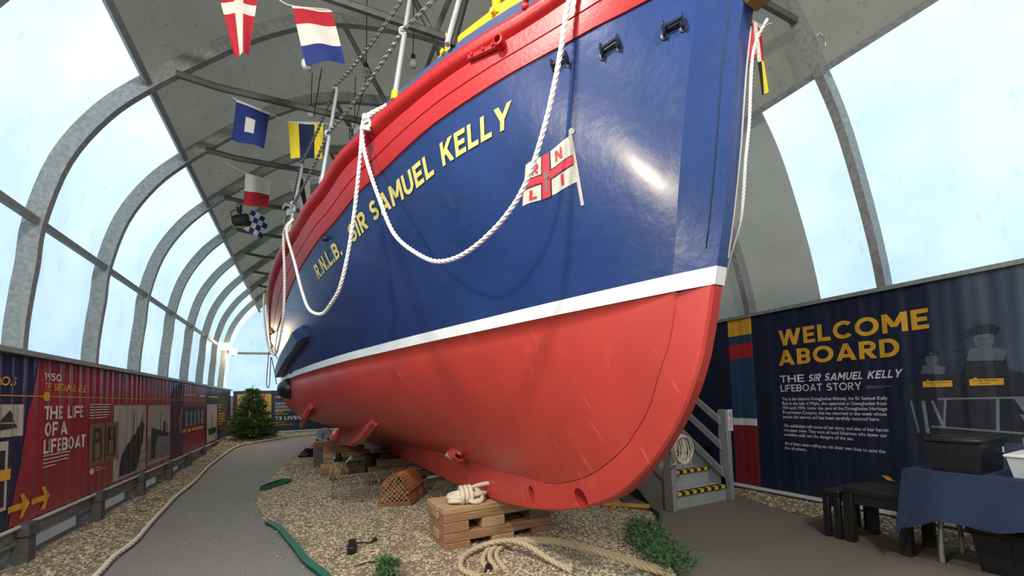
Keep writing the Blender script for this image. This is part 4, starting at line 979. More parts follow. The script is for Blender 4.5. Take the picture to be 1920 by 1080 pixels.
# stanchions with guard chains (near side)
STN = [((1.332, 3.5, 4.12), (1.175, 3.5, 5.15), .60), ((1.748, 5.0, 4.0), (1.578, 5.0, 5.16), .50), ((2.03, 6.6, 3.86), (1.836, 6.6, 5.02), .47)]
for k, y in enumerate((8.3, 10.2, 12.2)): STN.append(((b_top(y)-.15, y, z_top(y)+.17), (b_top(y)-.30, y, z_top(y)+1.25), .45))
eyes = []
for a, b, f in STN:
    A_, B_ = Vector(bw(*a)), Vector(bw(*b)); d = B_-A_; mb = MB(); mb.tube([A_, A_+d*f, B_], .02, 10, rs=[.026, .022, .018])
    e = []
    for q in (f, 1.0):
        c = A_+d*q+Vector((-.02, -.01, 0)); e.append(c)
        ringp = [c+Vector((.028*math.cos(t*math.pi/6)*.9, -.028*math.cos(t*math.pi/6)*.4, .03*math.sin(t*math.pi/6))) for t in range(12)]
        mb.tube(ringp, .011, 6, closed=True)
    eyes.append(e); mb.build('stanchion', M['steel'], boat, smooth=AUTO)
    MB().tube([A_-d*.02, A_+d*.055], .034, 10).build('stanchion_socket', M['yellow_paint' if a[1] == 3.5 else 'steel'], boat, smooth=AUTO)
def chain_mesh(pts, r=.011, L=.05):
    mb = MB(); P = resample(pts, L*.72); fr = frames(P)
    for i in range(len(P)-1):
        d = (P[i+1]-P[i]).normalized(); a, b = fr[i]; s1 = a if i % 2 == 0 else b; c = (P[i]+P[i+1])/2
        mb.tube([c+d*(L*.5*math.cos(t*math.pi/5))+s1*(L*.27*math.sin(t*math.pi/5)) for t in range(10)], r*.62, 5, closed=True)
    return mb
def sag(a, b, s_, n=14): return [a.lerp(b, i/n)-Vector((0, 0, s_*4*(i/n)*(1-i/n))) for i in range(n+1)]
fw = [Vector(bw(.62, 2.0, 4.98)), Vector(bw(.6, 2.0, 5.45))]
for lv in (0, 1):
    chain_mesh(sag(fw[lv], eyes[0][lv], .03)).build('guard_chain', M['chain'], boat, smooth=AUTO)
    for i in range(3):
        chain_mesh(sag(eyes[i][lv], eyes[i+1][lv], .05)).build('guard_chain', M['chain'], boat, smooth=AUTO)
# shackle cluster on the third stanchion
mb = MB(); c = eyes[2][0]
mb.tube([c+Vector((.03*math.cos(t), -.03, -.08+.05*math.sin(t))) for t in np.linspace(0, 6.28, 12, endpoint=False)], .012, 6, closed=True); mb.box(c+Vector((-.05, 0, -.14)), (.05, .05, .09), .4); mb.tube([c+Vector((0, 0, -.05)), c+Vector((-.10, 0, -.02)), c+Vector((-.13, 0, -.1))], .012, 6)
mb.build('shackle', M['steel'], boat, smooth=AUTO)
# curved blue rubbing piece, black bumper, bilge keels, intake grille
fy = [7.40, 7.6, 8.1, 9.2, 10.4, 11.4]; fz = [2.74, 2.72, 2.66, 2.56, 2.44, 2.33]; mb = MB(); vs = []; fs = []
for i, (y, z) in enumerate(zip(fy, fz)):
    d = .05 if i == 0 else .15
    p0 = on_hull(y, z-.095, -.02); p1 = on_hull(y, z+.095, -.02); q0 = on_hull(y, z-.075, d); q1 = on_hull(y, z+.075, d); vs += [p0, p1, q1, q0]
for i in range(len(fy)-1):
    for j in range(4): fs.append((i*4+j, i*4+(j+1) % 4, i*4+4+(j+1) % 4, i*4+4+j))
fs += [(0, 1, 2, 3), tuple(len(vs)-4+j for j in range(4))[::-1]]; mb.add(vs, fs); mb.build('rubbing_strake', M['blue_strake'], boat, smooth=math.radians(25))['label'] = 'blue curved rubbing piece on the side'
P = on_hull(10.3, 1.92, .03); mb = MB(); mb.lathe([(.02, .20), (.11, .18), (.18, .13), (.22, .04), (.225, -.04), (.225, -.2)], P, 20, (-.80, -.35, -.22)); mb.build('bumper', M['black_rubber'], boat, smooth=AUTO)['label'] = 'black rounded bumper below the waterline stripe'
P, T, U, N = hull_frame(9.9, 2.27); MB().sphere(P, .05, 8).build('eyebolt', M['blue_hull'], boat, smooth=True)
def fin(pts, name, wd, m=None):
    """pts: (y, z on hull, depth below hull) fairing along the bilge"""
    mb = MB(); vs = []; fs = []
    for y, z, d, dn in pts:
        P, T, U, N = hull_frame(y, z); D = Vector((-.45, -.05, -1)).normalized()*d+Vector((0, 0, 0)); S = Vector((bc, bs, 0))*-1
        S = (Vector((0, 0, 1)).cross(T)).normalized(); S = S if S.x < 0 else -S
        w_ = wd*dn
        vs += [P+N*-.05+U*w_, P+D+U*w_*.55, P+D-U*w_*.55, P+N*-.05-U*w_]
    n = len(pts)
    for i in range(n-1):
        for j in range(4): fs.append((i*4+j, i*4+(j+1) % 4, i*4+4+(j+1) % 4, i*4+4+j))
    fs += [(0, 1, 2, 3), tuple((n-1)*4+j for j in range(4))[::-1]]; mb.add(vs, fs); return mb.build(name, m or M['red_hull'], boat, smooth=math.radians(30))
fin([(6.35, 1.33, .06, 1), (6.6, 1.28, .13, 1), (7.3, 1.17, .24, 1), (8.2, 1.08, .30, 1), (9.2, 1.02, .32, 1), (10.2, 1.0, .30, 1)], 'bilge_keel', .075)
fin([(8.5, 1.60, .08, 1), (8.75, 1.54, .17, 1), (9.1, 1.46, .25, 1), (9.6, 1.37, .27, 1), (10.1, 1.32, .16, 1)], 'bilge_keel', .075)
P, T, U, N = hull_frame(4.96, .955); R3 = Matrix((T, U, N)).transposed().to_4x4(); mb = MB()
outl = [(.17*math.cos(t), .085*math.sin(t)) for t in np.linspace(0, 6.28, 20, endpoint=False)]
mb.prism([P+T*a+U*b-N*.03 for a, b in outl], N*.075)
o = mb.build('intake_pad', M['red_hull'], boat, smooth=math.radians(30)); 
mb = MB()
for q in np.linspace(-.13, .06, 6): mb.tube([P+T*-q-U*.07+N*.05, P+T*-q-U*.04+N*.095, P+T*-q+U*.045+N*.09, P+T*-q+U*.07+N*.045], .012, 6)
mb.tube([P-T*.1+N*.055-U*.065, P+T*.14+N*.055-U*.065], .014, 6); mb.tube([P-T*.1+N*.055+U*.065, P+T*.14+N*.055+U*.065], .014, 6)
g = mb.build('intake_grille', M['red_hull'], boat, smooth=AUTO)
MB().lathe([(.062, .03), (.062, .10), (.052, .11)], P+T*-.105, 16, N).build('intake_plug', M['steel'], boat, smooth=AUTO)['label'] = 'pale grey round plug of the intake'
MB().prism([P+T*a*.8+U*b*.7+N*.046 for a, b in outl], N*.003).build('intake_shade', M['slot'], boat)  # flat dark oval on the pad; the hollow's shade is put in its colour
# stemhead fitting, stem band, seam lines
mb = MB(); mb.box(bw(-.02, 1.25, 3.745), (.16, .20, .17), BA, 0, None, .03); mb.build('stemhead_roller', M['brass_wood'], boat, smooth=AUTO)['label'] = 'varnished wooden block at the stem head'
mb = MB(); zs = [2.36, 2.61, 2.96, 3.36, 3.58]; mb.tube([bw(-.044, y_stem(z)-.001, z) for z in zs], .006, 6); mb.build('stem_band', M['pole_grey'], boat, smooth=AUTO)
mb = MB(); mb.tube([bw(*[HG[0][k][i]+((.05, y_stem(HG[0][k][2]), HG[0][k][2])[i]-HG[0][k][i])*.72 for i in range(3)]) for k in range(NB+2, NB+NT-1)], .0022, 5); mb.build('stem_seam', M['blue_fitting'], boat, smooth=True)
mb = MB(); mb.tube([bw(.096, y, z_rab(y)+.002) for y in np.linspace(1.81, 3.3, 40)], .003, 5, rs=[.001+.0022*min(1, i/20) for i in range(40)]); mb.build('rabbet_seam', M['seam_red'], boat, smooth=True)
for y in (10.6, 12.6):
    a, b = band_pt(y, .35, .02), band_pt(y, .62, .02); mb = MB(); mb.box((a+b)/2, (.05, .26, .14), BA); mb.build('strap_bracket', M['yellow_paint'], boat)
mb = MB(); mb.box(bw(-.052, 1.35, 3.50), (.012, .03, .20), BA); mb.tube([Vector(bw(-.075, 1.355, 3.46))+Vector((.02*math.sin(t), 0, .03*math.cos(t))) for t in np.linspace(0, 6.28, 10, endpoint=False)], .009, 6, closed=True); mb.build('stem_bracket', M['red_band'], boat, smooth=AUTO)

# ------------------------------------------------------------------ ropes hanging from the boat
def surf(y, z, o_): return bw(b_top(y)+o_, y, z)
def grab(pts, label, r=.0175):
    P = smooth_path([surf(y, z, o_) for y, z, o_ in pts], 8); o = rope(MB(), P, r).build('grab_rope', M['rope_white'], smooth=True); return tag(o, label, 'rope', 'grab ropes looped along the near side of the boat')
grab([(1.93, 4.16, .02), (1.979, 3.954, .05), (2.075, 3.575, .04), (2.17, 3.25, .04), (2.296, 2.938, .04), (2.443, 2.736, .04), (2.655, 2.592, .04), (2.856, 2.563, .04), (3.042, 2.646, .04), (3.304, 2.877, .04), (3.477, 3.231, .04), (3.612, 3.55, .04), (3.672, 3.76, .045), (3.665, 3.93, .05), (3.60, 3.985, .02), (3.50, 4.04, -.05)], 'white grab rope in the wide loop nearest the bow, beside the painted flag')
grab([(3.57, 4.05, -.05), (3.63, 3.99, .03), (3.665, 3.92, .05), (3.724, 3.644, .045), (3.868, 3.089, .04), (4.039, 2.658, .04), (4.258, 2.508, .04), (4.55, 2.466, .04), (4.903, 2.576, .04), (5.135, 2.822, .04), (5.45, 3.232, .04), (5.764, 3.615, .045), (5.80, 3.75, .04), (5.78, 3.86, -.02)], 'white grab rope in the middle loop, hanging across the painted name')
grab([(5.80, 3.87, -.03), (5.87, 3.78, .04), (6.0, 3.66, .04), (6.041, 3.196, .02), (6.159, 2.741, .01), (6.501, 2.36, .01), (6.85, 2.30, .01), (7.5, 2.52, .02), (8.5, 3.08, .03), (8.75, 3.46, .04), (8.76, 3.6, .03)], 'white grab rope in the loop furthest aft where the side turns away')
mb = MB(); kp = Vector(bw(b_top(3.65)+.03, 3.65, 3.93))
for k in range(5): mb.tube([kp+Vector((.028*math.cos(t+k), .035*math.sin(t), -.05+.022*k+.02*math.sin(t+k))) for t in np.linspace(0, 6.28, 10, endpoint=False)], .011, 6, closed=True)
o = mb.build('rope_lashing', M['rope_white'], smooth=True); tag(o, 'knotted white lashing on the red rail between the two front loops', 'rope')
# painter hanging on the far side of the stem
P = smooth_path([bw(*p) for p in [(-.05, 1.26, 3.56), (-.045, 1.34, 3.43), (-.056, 1.39, 3.07), (-.052, 1.42, 2.873), (-.10, 1.49, 2.60), (-.13, 1.585, 2.41), (-.2, 1.69, 2.27), (-.28, 1.8, 2.2)]], 8)
tag(rope(MB(), P, .009).build('bow_line', M['rope_white'], smooth=True), 'thin pale line hanging behind the stem of the boat', 'rope')
mb = MB(); P = smooth_path([bw(b_top(13)+.02, 13, 3.1), bw(b_top(13)+.05, 13, 2.7), bw(b_top(13)+.08, 13.1, 2.15), bw(b_top(13)+.02, 13.2, 2.1), bw(b_top(13.4), 13.3, 2.6), bw(b_top(13.4)-.02, 13.4, 2.9), bw(b_top(13.4)-.1, 13.5, 2.5), bw(b_top(13.4)-.15, 13.5, 2.15)], 8)
tag(mb.tube(P, .012, 6).build('dark_line', M['rope_grey'], smooth=True), 'thin grey line dangling aft in front of the end wall', 'rope')

# ------------------------------------------------------------------ timber blocks under the boat
def timber(lo, hi, m, label, group, rz=0.0):
    c = [(a+b)/2 for a, b in zip(lo, hi)]; d = [abs(b-a) for a, b in zip(lo, hi)]
    mb = MB(); mb.box((0, 0, 0), d, 0, 0, None, .008)
    if d[1] > d[0]:
        mb.v = [(-p[1], p[0], p[2]) for p in mb.v]; rz += -math.pi/2
    o = mb.build('timber_block', M[m]); o.location = c; o.rotation_euler = (0, 0, rz); return tag(o, label, 'timber', group)
FX0, FX1, FY0, FY1 = 1.295, 2.60, 4.277, 4.86
fz = [0.0, .100, .198, .308, .392, .459]
G1 = 'timbers of the front block stack'
row3 = ('front', 'middle', 'back')
def long_layer(z0, z1, nm, mats, xs):
    wd = (FY1-FY0)/3
    for k in range(3): timber((xs[k][0], FY0+k*wd+.002, z0), (xs[k][1], FY0+(k+1)*wd-.002, z1), mats[k], '%s lengthwise timber in the %s layer of the block stack under the bow' % (row3[k], nm), G1)
def cross_layer(z0, z1, nm, mats, xs):
    for k, (a, b) in enumerate(xs): timber((a, FY0, z0), (b, FY1, z1), mats[k], '%s crosswise block in the %s layer of the block stack under the bow' % (('creel-side', 'middle', 'stairs-side')[k], nm), G1)
cross_layer(fz[0]-.02, fz[1]-.002, 'lowest', ('wood', 'wood_light', 'wood'), ((1.295, 1.58), (1.83, 2.10), (2.33, 2.60)))
long_layer(fz[1], fz[2]-.002, 'second lowest', ('wood', 'wood_light', 'wood'), ((1.295, 2.6), (1.28, 2.58), (1.30, 2.6)))
cross_layer(fz[2], fz[3]-.002, 'middle', ('wood', 'wood_light', 'wood_dark'), ((1.295, 1.57), (1.72, 1.99), (2.30, 2.59)))
long_layer(fz[3], fz[4]-.002, 'second highest', ('wood', 'wood_light', 'wood'), ((1.295, 2.3), (1.28, 2.5), (1.27, 2.5)))
long_layer(fz[4], fz[5], 'topmost', ('wood_light', 'wood_light', 'wood_light'), ((1.287, 2.25), (1.272, 2.4), (1.27, 2.4)))
mb = MB(); mb.b2((1.60, FY0+.02, -.02), (2.32, FY1-.02, .018)); tag(mb.build('base_plank', M['wood_dark']), 'flat plank under the block stack below the bow', 'timber')
G2 = 'timbers of the far block stacks'
def T2(lo, hi, m, lb, rz=0): timber(lo, hi, m, lb, G2, rz)
T2((.33, 9.75, 0), (1.35, 10.0, .105), 'wood_grey', 'grey bottom timber of the block stack behind the netted jug')
T2((.31, 9.72, .107), (1.30, 9.98, .20), 'wood', 'brown second timber of the block stack behind the netted jug')
T2((.31, 9.75, .202), (.62, 10.0, .285), 'wood_light', 'short pale block third from the ground in the stack behind the netted jug')
T2((.37, 9.95, .287), (1.42, 10.25, .385), 'wood_grey', 'long grey timber in the middle of the stack behind the netted jug')
T2((.37, 10.02, .387), (1.34, 10.3, .505), 'wood_light', 'wide pale timber second from the top of the stack under the bilge keel')
T2((.38, 10.02, .507), (1.22, 10.3, .625), 'wood', 'brown timber on top of the stack under the bilge keel')
T2((.20, 11.45, 0), (1.3, 11.75, .26), 'wood_grey', 'thick grey bottom timber of the furthest block stack')
T2((.20, 11.45, .262), (1.3, 11.75, .50), 'wood_grey', 'thick grey middle timber of the furthest block stack')
T2((.19, 11.43, .502), (1.3, 11.77, .63), 'wood_light', 'pale weathered top timber of the furthest block stack')
T2((1.15, 8.35, 0), (2.35, 8.62, .11), 'wood', 'brown bottom timber of the low stack under the keel')
T2((1.0, 8.2, .112), (2.5, 8.48, .22), 'wood_dark', 'dark second timber of the low stack under the keel')
T2((1.1, 8.3, .222), (2.4, 8.6, .34), 'wood', 'brown third timber of the low stack under the keel')
T2((1.25, 8.25, .342), (2.1, 8.55, .49), 'wood_dark', 'dark top timber of the low stack under the keel')
T2((1.9, 7.55, 0), (2.9, 7.72, .09), 'wood_light', 'pale loose timber lying on the gravel behind the orange creel', .12)
tag(MB().box((1.45, 9.3, .25), (.55, .45, .5), .1, 0, None, .02).build('crate', M['black_plastic'], smooth=AUTO), 'black crate in the shade below the hull beside the low stack', 'crate')
mb = MB()
for k in range(14):
    c = Vector((1.75+rnd.uniform(-.3, .3), 9.1+rnd.uniform(-.15, .15), .52+rnd.uniform(0, .08))); r = rnd.uniform(.08, .18)
    mb.tube([c+Vector((r*math.cos(t), r*.7*math.sin(t), .02*math.sin(3*t+k))) for t in np.linspace(0, 6.28, 14, endpoint=False)], .02, 6, closed=True)
mb2 = MB().box((1.75, 9.1, .26), (.7, .4, .5), 0, 0, None, .02); tag(mb2.build('dark_box', M['wood_dark'], smooth=AUTO), 'dark wooden box under the hull carrying grey rope', 'box')
tag(mb.build('rope_heap', M['rope_grey'], smooth=True), 'heap of grey rope in the shade below the hull', 'rope')

# ------------------------------------------------------------------ creels, jug, rope bundle, rod
def tubes_between(mb, P, edges, r, n=5, mi=0):
    for a, b in edges: mb.tube([P[a], P[b]], r, n, mi)
cr = thing('wire_creel', 'grey wire and net creel beside the orange one', 'creel', (.95, 7.15, 0))
ax = Vector((.84, .12, 0)); ay = Vector((-.12, .42, 0)); o0 = Vector((.52, 7.0, .03))
def cpt(u, v, z): return o0+ax*u+ay*v+Vector((0, 0, z))
arch = [(0, 0), (0, .20), (.10, .32), (.5, .40), (.9, .32), (1, .20), (1, 0)]
mb = MB()
for u in (0, .34, .67, 1.0): mb.tube(smooth_path([cpt(u, v, z) for v, z in arch], 3), .011, 6)
for v, z in ((0, 0), (0, .22), (.5, .40), (1, .22), (1, 0)): mb.tube([cpt(0, v, z), cpt(1, v, z)], .010, 6)
mb.build('frame', M['netting'], cr, smooth=True)
mb = MB(); A2 = smooth_path([Vector((v, z, 0)) for v, z in arch], 4); na = len(A2)
for k in range(-24, 34, 2):
    for sg in (1, -1):
        seg = []
        for j in range(na):
            u = (k+sg*j*.55 if sg > 0 else k+ (na-j)*.55)/34
            if 0 <= u <= 1: seg.append(cpt(u, A2[j].x, A2[j].y))
        if len(seg) > 1: mb.tube(seg, .0035, 3, caps=False)
mb.build('net', M['netting'], cr)
# orange creel with a D-shaped end
oc = thing('orange_creel', 'orange netted creel with wooden base in front of the grey creel', 'creel', (1.2, 6.6, 0))
ex = Vector((.43, -.10, 0)); ey = Vector((.36, .60, 0)); e0 = Vector((.985, 6.47, .03))
def opt(u, v, z): return e0+ex*u+ey*v+Vector((0, 0, z))
arc2 = [(0, .06), (.02, .2), (.14, .36), (.42, .46), (.72, .42), (.93, .26), (1, .06)]
mb = MB()
for v in (0, .5, 1): mb.tube(smooth_path([opt(u, v, z) for u, z in arc2], 3), .014, 6)
mb.tube([opt(.42, -.02, .465), opt(.42, 1.02, .465)], .016, 6); mb.tube([opt(.05, 0, .22), opt(.05, 1, .22)], .012, 6); mb.tube([opt(.97, 0, .2), opt(.97, 1, .2)], .012, 6)
mb.build('hoops', M['rust_wood'], oc, smooth=True)
mb = MB()
for u in (0, .33, .66, 1): mb.tube([opt(u, -.02, .03), opt(u, 1.02, .03)], .028, 5)
for v in (0, 1): mb.prism([opt(-.03, v-.03, 0), opt(1.03, v-.03, 0), opt(1.03, v-.03, .065), opt(-.03, v-.03, .065)], ey*.05)
mb.build('base', M['rust_wood'], oc)
mb = MB()
def endz(u): 
    for (a, b), (c, d) in zip(arc2[:-1], arc2[1:]):
        if a <= u <= c: return b+(d-b)*(u-a)/(c-a)
    return .06
nb_ = mb; mb = MB()
for k in range(-6, 11):
    for sg in (1, -1):
        seg = []
        for j in range(30):
            z = j*.0165; u = k*.14+sg*z*1.7
            if 0 < u < 1 and z < endz(u): seg.append(opt(u, -.01, z+.06*(z < .06)))
        if len(seg) > 1: mb.tube([seg[0], seg[-1]], .0038, 4, caps=False)
mb.build('end_net', M['rope_tan'], oc)['label'] = 'pale net across the open end'; mb = nb_
S2 = smooth_path([Vector((u, z, 0)) for u, z in arc2], 5); ns = len(S2)
for k in range(-20, 26, 2):
    for sg in (1, -1):
        seg = []
        for j in range(ns):
            v = (k+(j if sg > 0 else ns-j)*.6)/22
            if 0 <= v <= 1: seg.append(opt(S2[j].x, v, S2[j].y))
        if len(seg) > 1: mb.tube(seg, .006, 4, caps=False)
mb.build('net', M['orange_net'], oc)
mb = MB()
for k in range(34):
    p = [opt(rnd.uniform(.12, .88), rnd.uniform(.12, .75), rnd.uniform(.05, .28)) for _ in range(4)]
    mb.tube(smooth_path(p, 5), .006, 4)
mb.build('loose_net', M['orange_net'], oc, smooth=True)['label'] = 'tangle of orange net inside'
jg = thing('netted_jug', 'round brown netted jug with dark neck on the gravel by the far stack', 'jug', (.62, 9.3, 0))
mb = MB(); mb.lathe([(.03, .0), (.13, .03), (.175, .12), (.17, .22), (.12, .31), (.07, .36), (.065, .40)], (.62, 9.35, 0), 18); mb.build('body', M['brown_jug'], jg, smooth=True)
MB().lathe([(.07, .395), (.085, .42), (.085, .47), (.06, .49), (.05, .56), (.03, .565)], (.62, 9.35, 0), 14).build('neck', M['black_rubber'], jg, smooth=AUTO)['label'] = 'dark neck and cap'
mb = MB()
for k in range(6):
    t0 = k*math.pi/3
    for sg in (1, -1): mb.tube([Vector((.62+r*math.cos(t0+sg*q), 9.35+r*math.sin(t0+sg*q), z)) for q, r, z in ((0, .135, .02), (.3, .185, .1), (.6, .185, .2), (.9, .14, .3), (1.1, .08, .37))], .008, 5)
mb.build('rope_net', M['rope_tan'], jg, smooth=True)
mb = MB(); mb.lathe([(.012, 0), (.02, .1), (.07, .2), (.066, .2)], (.74, 9.25, .36), 12, (.55, -.2, .5)); mb.build('funnel', M['rope_cream'], jg, smooth=AUTO)['label'] = 'cream funnel leaning on the neck'
# white braided rope bundle on the front stack
bc0 = Vector((1.62, 4.46, fz[5])); mb = MB()
for k in range(6):   # horizontal loops of the hank, stacked two deep
    a, b_, zc = .205-.03*(k % 3), .115-.028*(k % 3), .028+.05*(k//3)+.012*(k % 3)
    mb.tube([bc0+Vector((a*math.cos(t)+.012*math.sin(3*t+k), b_*math.sin(t), zc+.012*math.sin(2*t+k*1.3))) for t in np.linspace(0, 6.283, 26, endpoint=False)], .0245, 8, closed=True)
for k in range(3):   # turns wrapped round the middle
    mb.tube([bc0+Vector((-.07+.05*k+.03*math.sin(t), .145*math.sin(t), .078+.082*math.cos(t))) for t in np.linspace(0, 6.283, 22, endpoint=False)], .0245, 8, closed=True)
mb.tube(smooth_path([bc0+Vector(p) for p in ((-.12, -.05, .10), (-.05, -.12, .06), (.02, -.17, .026), (.10, -.15, .026), (.14, -.08, .06), (.10, .0, .13))], 8), .0245, 8)
mb.tube(smooth_path([bc0+Vector(p) for p in ((.02, .02, .13), (.14, .0, .165), (.26, -.04, .175), (.335, -.08, .13), (.365, -.11, .05), (.37, -.125, .01))], 8), .0235, 8)
mb.box(bc0+Vector((.37, -.125, -.005)), (.03, .03, .03), 0, 1); tag(mb.build('rope_bundle', [M['rope_cream'], M['yellow_paint']], smooth=AUTO), 'knotted cream rope bundle on top of the front block stack', 'rope')
mb = MB(); mb.tube([(2.08, 7.95, .12), (2.75, 7.9, .17)], .028, 8); mb.tube([(2.3, 7.93, .14), (2.3, 7.93, .21)], .03, 8); mb.tube([(2.7, 7.9, .0), (2.7, 7.9, .17)], .02, 8); tag(mb.build('white_rod', M['white_paint'], smooth=AUTO), 'white rod sticking out over the gravel behind the rope bundle', 'rod')

# ------------------------------------------------------------------ hawser, hoses, edging, adapter
hw = [(1.35, 3.45, .06), (1.28, 3.72, .06), (1.42, 3.98, .07), (1.66, 4.06, .10), (1.84, 3.92, .15), (1.93, 3.70, .16), (2.02, 3.42, .10), (2.10, 3.15, .06)]
P = smooth_path(hw, 12); mb = MB(); rope(mb, P, .03)
for (a, h, lo) in ((0, .045, 0), (.085, .05, .01), (.17, .045, 0)):
    q = [(1.48+a*.9, 3.55-a*.2, .04+lo), (1.55+a*.8, 3.86-a*.1, .05+lo), (1.76+a*.5, 4.08-a*.35, .06+lo), (2.05+a*.2, 4.13-a*.6, .06+lo), (2.38, 3.93-a*.9, .06+lo), (2.60-a*.1, 3.55-a*1.0, .05), (2.74-a*.3, 3.1-a*.8, .05), (2.85-a*.3, 2.75-a*.6, .05)]
    rope(mb, smooth_path(q, 12), .03)
tag(mb.build('hawser', M['rope_tan'], smooth=True), 'thick tan rope coiled loosely on the gravel in front of the front block stack', 'rope')
mb = MB(); c = Vector((1.50, 3.60, .05)); mb.tube([c+Vector((-.03, -.04, -.01)), c+Vector((.01, .03, .01))], .034, 10); tag(mb.build('rope_end_cap', M['black_rubber'], smooth=AUTO), 'black taped end of the tan rope', 'rope end')
hz = [(-1.62, 3.9), (-1.70, 4.7), (-1.778, 5.489), (-1.80, 6.0), (-1.817, 6.538), (-1.90, 7.5), (-1.93, 8.3), (-2.021, 9.311), (-2.05, 10.5), (-2.12, 11.6), (-2.16, 13.0), (-2.09, 14.6), (-2.0, 16.1), (-1.7, 16.75), (-1.35, 17.1), (-.9, 17.7), (-.48, 18.1), (.2, 18.35), (1.5, 18.5)]
P = smooth_path([(x+.02*math.sin(y*5.1), y, zg(y)+.035) for x, y in hz], 8)
rm = MB(); rope(rm, P, .032, .26, 5, 0, .05); tag(rm.build('border_rope', M['rope_cream'], smooth=True), 'long pale rope lying along the path edge by the red banner', 'rope')
P = smooth_path([(.30, 3.6, .03), (.20, 4.1, .03), (.126, 4.37, .03), (.017, 4.72, .03), (-.06, 5.1, .035), (-.175, 5.64, .03), (-.28, 6.1, .03), (-.44, 6.55, .02)], 8)
mb = MB(); vs = []; fs = []
for i, p in enumerate(P): vs += [p+Vector((-.02, 0, -.03)), p+Vector((-.045, 0, .035)), p+Vector((.02, .01, .045)), p+Vector((.035, .01, -.03))]
for i in range(len(P)-1):
    for j in range(4): fs.append((i*4+j, i*4+(j+1) % 4, i*4+4+(j+1) % 4, i*4+4+j))
mb.add(vs, fs); tag(mb.build('edging_strip', M['green_plastic'], smooth=AUTO), 'green plastic edging strip along the path beside the power adapter', 'edging')
P = smooth_path([(-.74, 9.2, .03), (-.62, 9.38, .05), (-.45, 9.55, .07), (-.30, 9.62, .06), (-.24, 9.56, .05), (-.34, 9.38, .04), (-.55, 9.2, .03), (-.74, 9.08, .02)], 8)
mb = MB(); vs = []; fs = []
for p in P: vs += [p+Vector((0, 0, -.03)), p+Vector((0, -.012, .05)), p+Vector((0, .012, .05)), p+Vector((0, .012, -.03))]
for i in range(len(P)-1):
    for j in range(4): fs.append((i*4+j, i*4+(j+1) % 4, i*4+4+(j+1) % 4, i*4+4+j))
mb.add(vs, fs); tag(mb.build('green_band', M['green_plastic'], smooth=AUTO), 'folded green plastic band at the path edge further back', 'edging')
P = smooth_path([(4.22, 4.38, .02), (4.05, 4.05, .03), (3.62, 3.66, .03), (3.2, 3.2, .03), (2.75, 2.72, .02)], 8); mb = MB(); vs = []; fs = []
for p in P: vs += [p+Vector((0, 0, -.03)), p+Vector((0, 0, .035)), p+Vector((.02, -.02, .035)), p+Vector((.02, -.02, -.03))]
for i in range(len(P)-1):
    for j in range(4): fs.append((i*4+j, i*4+(j+1) % 4, i*4+4+(j+1) % 4, i*4+4+j))
mb.add(vs, fs); tag(mb.build('edging_strip', M['green_plastic'], smooth=AUTO), 'dark green edging between the leafy garland and the stairs', 'edging')
ad = thing('power_adapter', 'small black power adapter lying on the gravel near the green edging strip', 'adapter', (.44, 4.82, .03))
MB().box((.445, 4.80, .085), (.085, .30, .07), -.12, 0, None, .012).build('body', M['black_plastic'], ad, smooth=AUTO)
MB().tube(smooth_path([(.47, 4.96, .06), (.56, 4.98, .05), (.64, 4.93, .05), (.72, 4.97, .05)], 6), .008, 6).build('lead', M['cord'], ad, smooth=True)
MB().box((.70, 4.98, .06), (.05, .04, .04), .4, 0, None, .008).build('plug', M['black_plastic'], ad, smooth=AUTO)
tag(MB().tube(smooth_path([(.42, 4.34, .035), (.55, 4.36, .045), (.68, 4.33, .04), (.78, 4.36, .03)], 6), .006, 6).build('thin_wire', M['cord'], smooth=True), 'thin black wire on the gravel between adapter and fir sprig', 'wire')

# ------------------------------------------------------------------ greenery
def needles(mb, c, d, n, L, wd, spread):
    d = Vector(d).normalized()
    for _ in range(n):
        t = rnd.random(); p = Vector(c)+d*t*L
        q = (d*rnd.uniform(.3, 1)+Vector((rnd.uniform(-1, 1), rnd.uniform(-1, 1), rnd.uniform(-.6, .9)))*spread).normalized()*wd*rnd.uniform(.7, 1.3)
        s_ = q.cross(Vector((rnd.uniform(-1, 1), rnd.uniform(-1, 1), rnd.uniform(-1, 1)))).normalized()*wd*.11
        o = len(mb.v); mb.v += [tuple(p-s_), tuple(p+s_), tuple(p+q)]; mb.f.append((o, o+1, o+2)); mb.m.append(0)
ty = 18.1; tz = zg(ty)
tr = thing('fir_tree', 'dark green fir tree in front of the far navy banner', 'tree', (-1.72, ty, tz))
mb = MB(); mb.tube([(-1.72, ty, tz-.02), (-1.72, ty, tz+1.0), (-1.71, ty, tz+1.95)], .05, 8, rs=[.055, .035, .008]); mb.build('trunk', M['bark'], tr, smooth=True)
mb = MB()
for k in range(360):
    h = rnd.random()**1.25; z = tz+.10+1.72*h; L = (.80*(1-h)**.85+.05)*rnd.uniform(.75, 1.08); a = rnd.random()*6.283
    d = Vector((math.cos(a), math.sin(a), rnd.uniform(-.05, .35)+.25*h)); c = Vector((-1.72, ty, z))
    for j in range(int(3+L*9)):
        f = rnd.uniform(.25, 1.0); p = c+d*L*f; a2 = a+rnd.uniform(-.9, .9)
        needles(mb, p, (math.cos(a2), math.sin(a2), rnd.uniform(-.1, .3)), 13, .13, .085, .7)
for j in range(8): needles(mb, (-1.71, ty, tz+1.65+j*.045), (rnd.uniform(-.4, .4), rnd.uniform(-.4, .4), 1), 9, .06, .05, .6)
f = mb.build('foliage', M['pine'], tr, fix=False); f['kind'] = 'stuff'
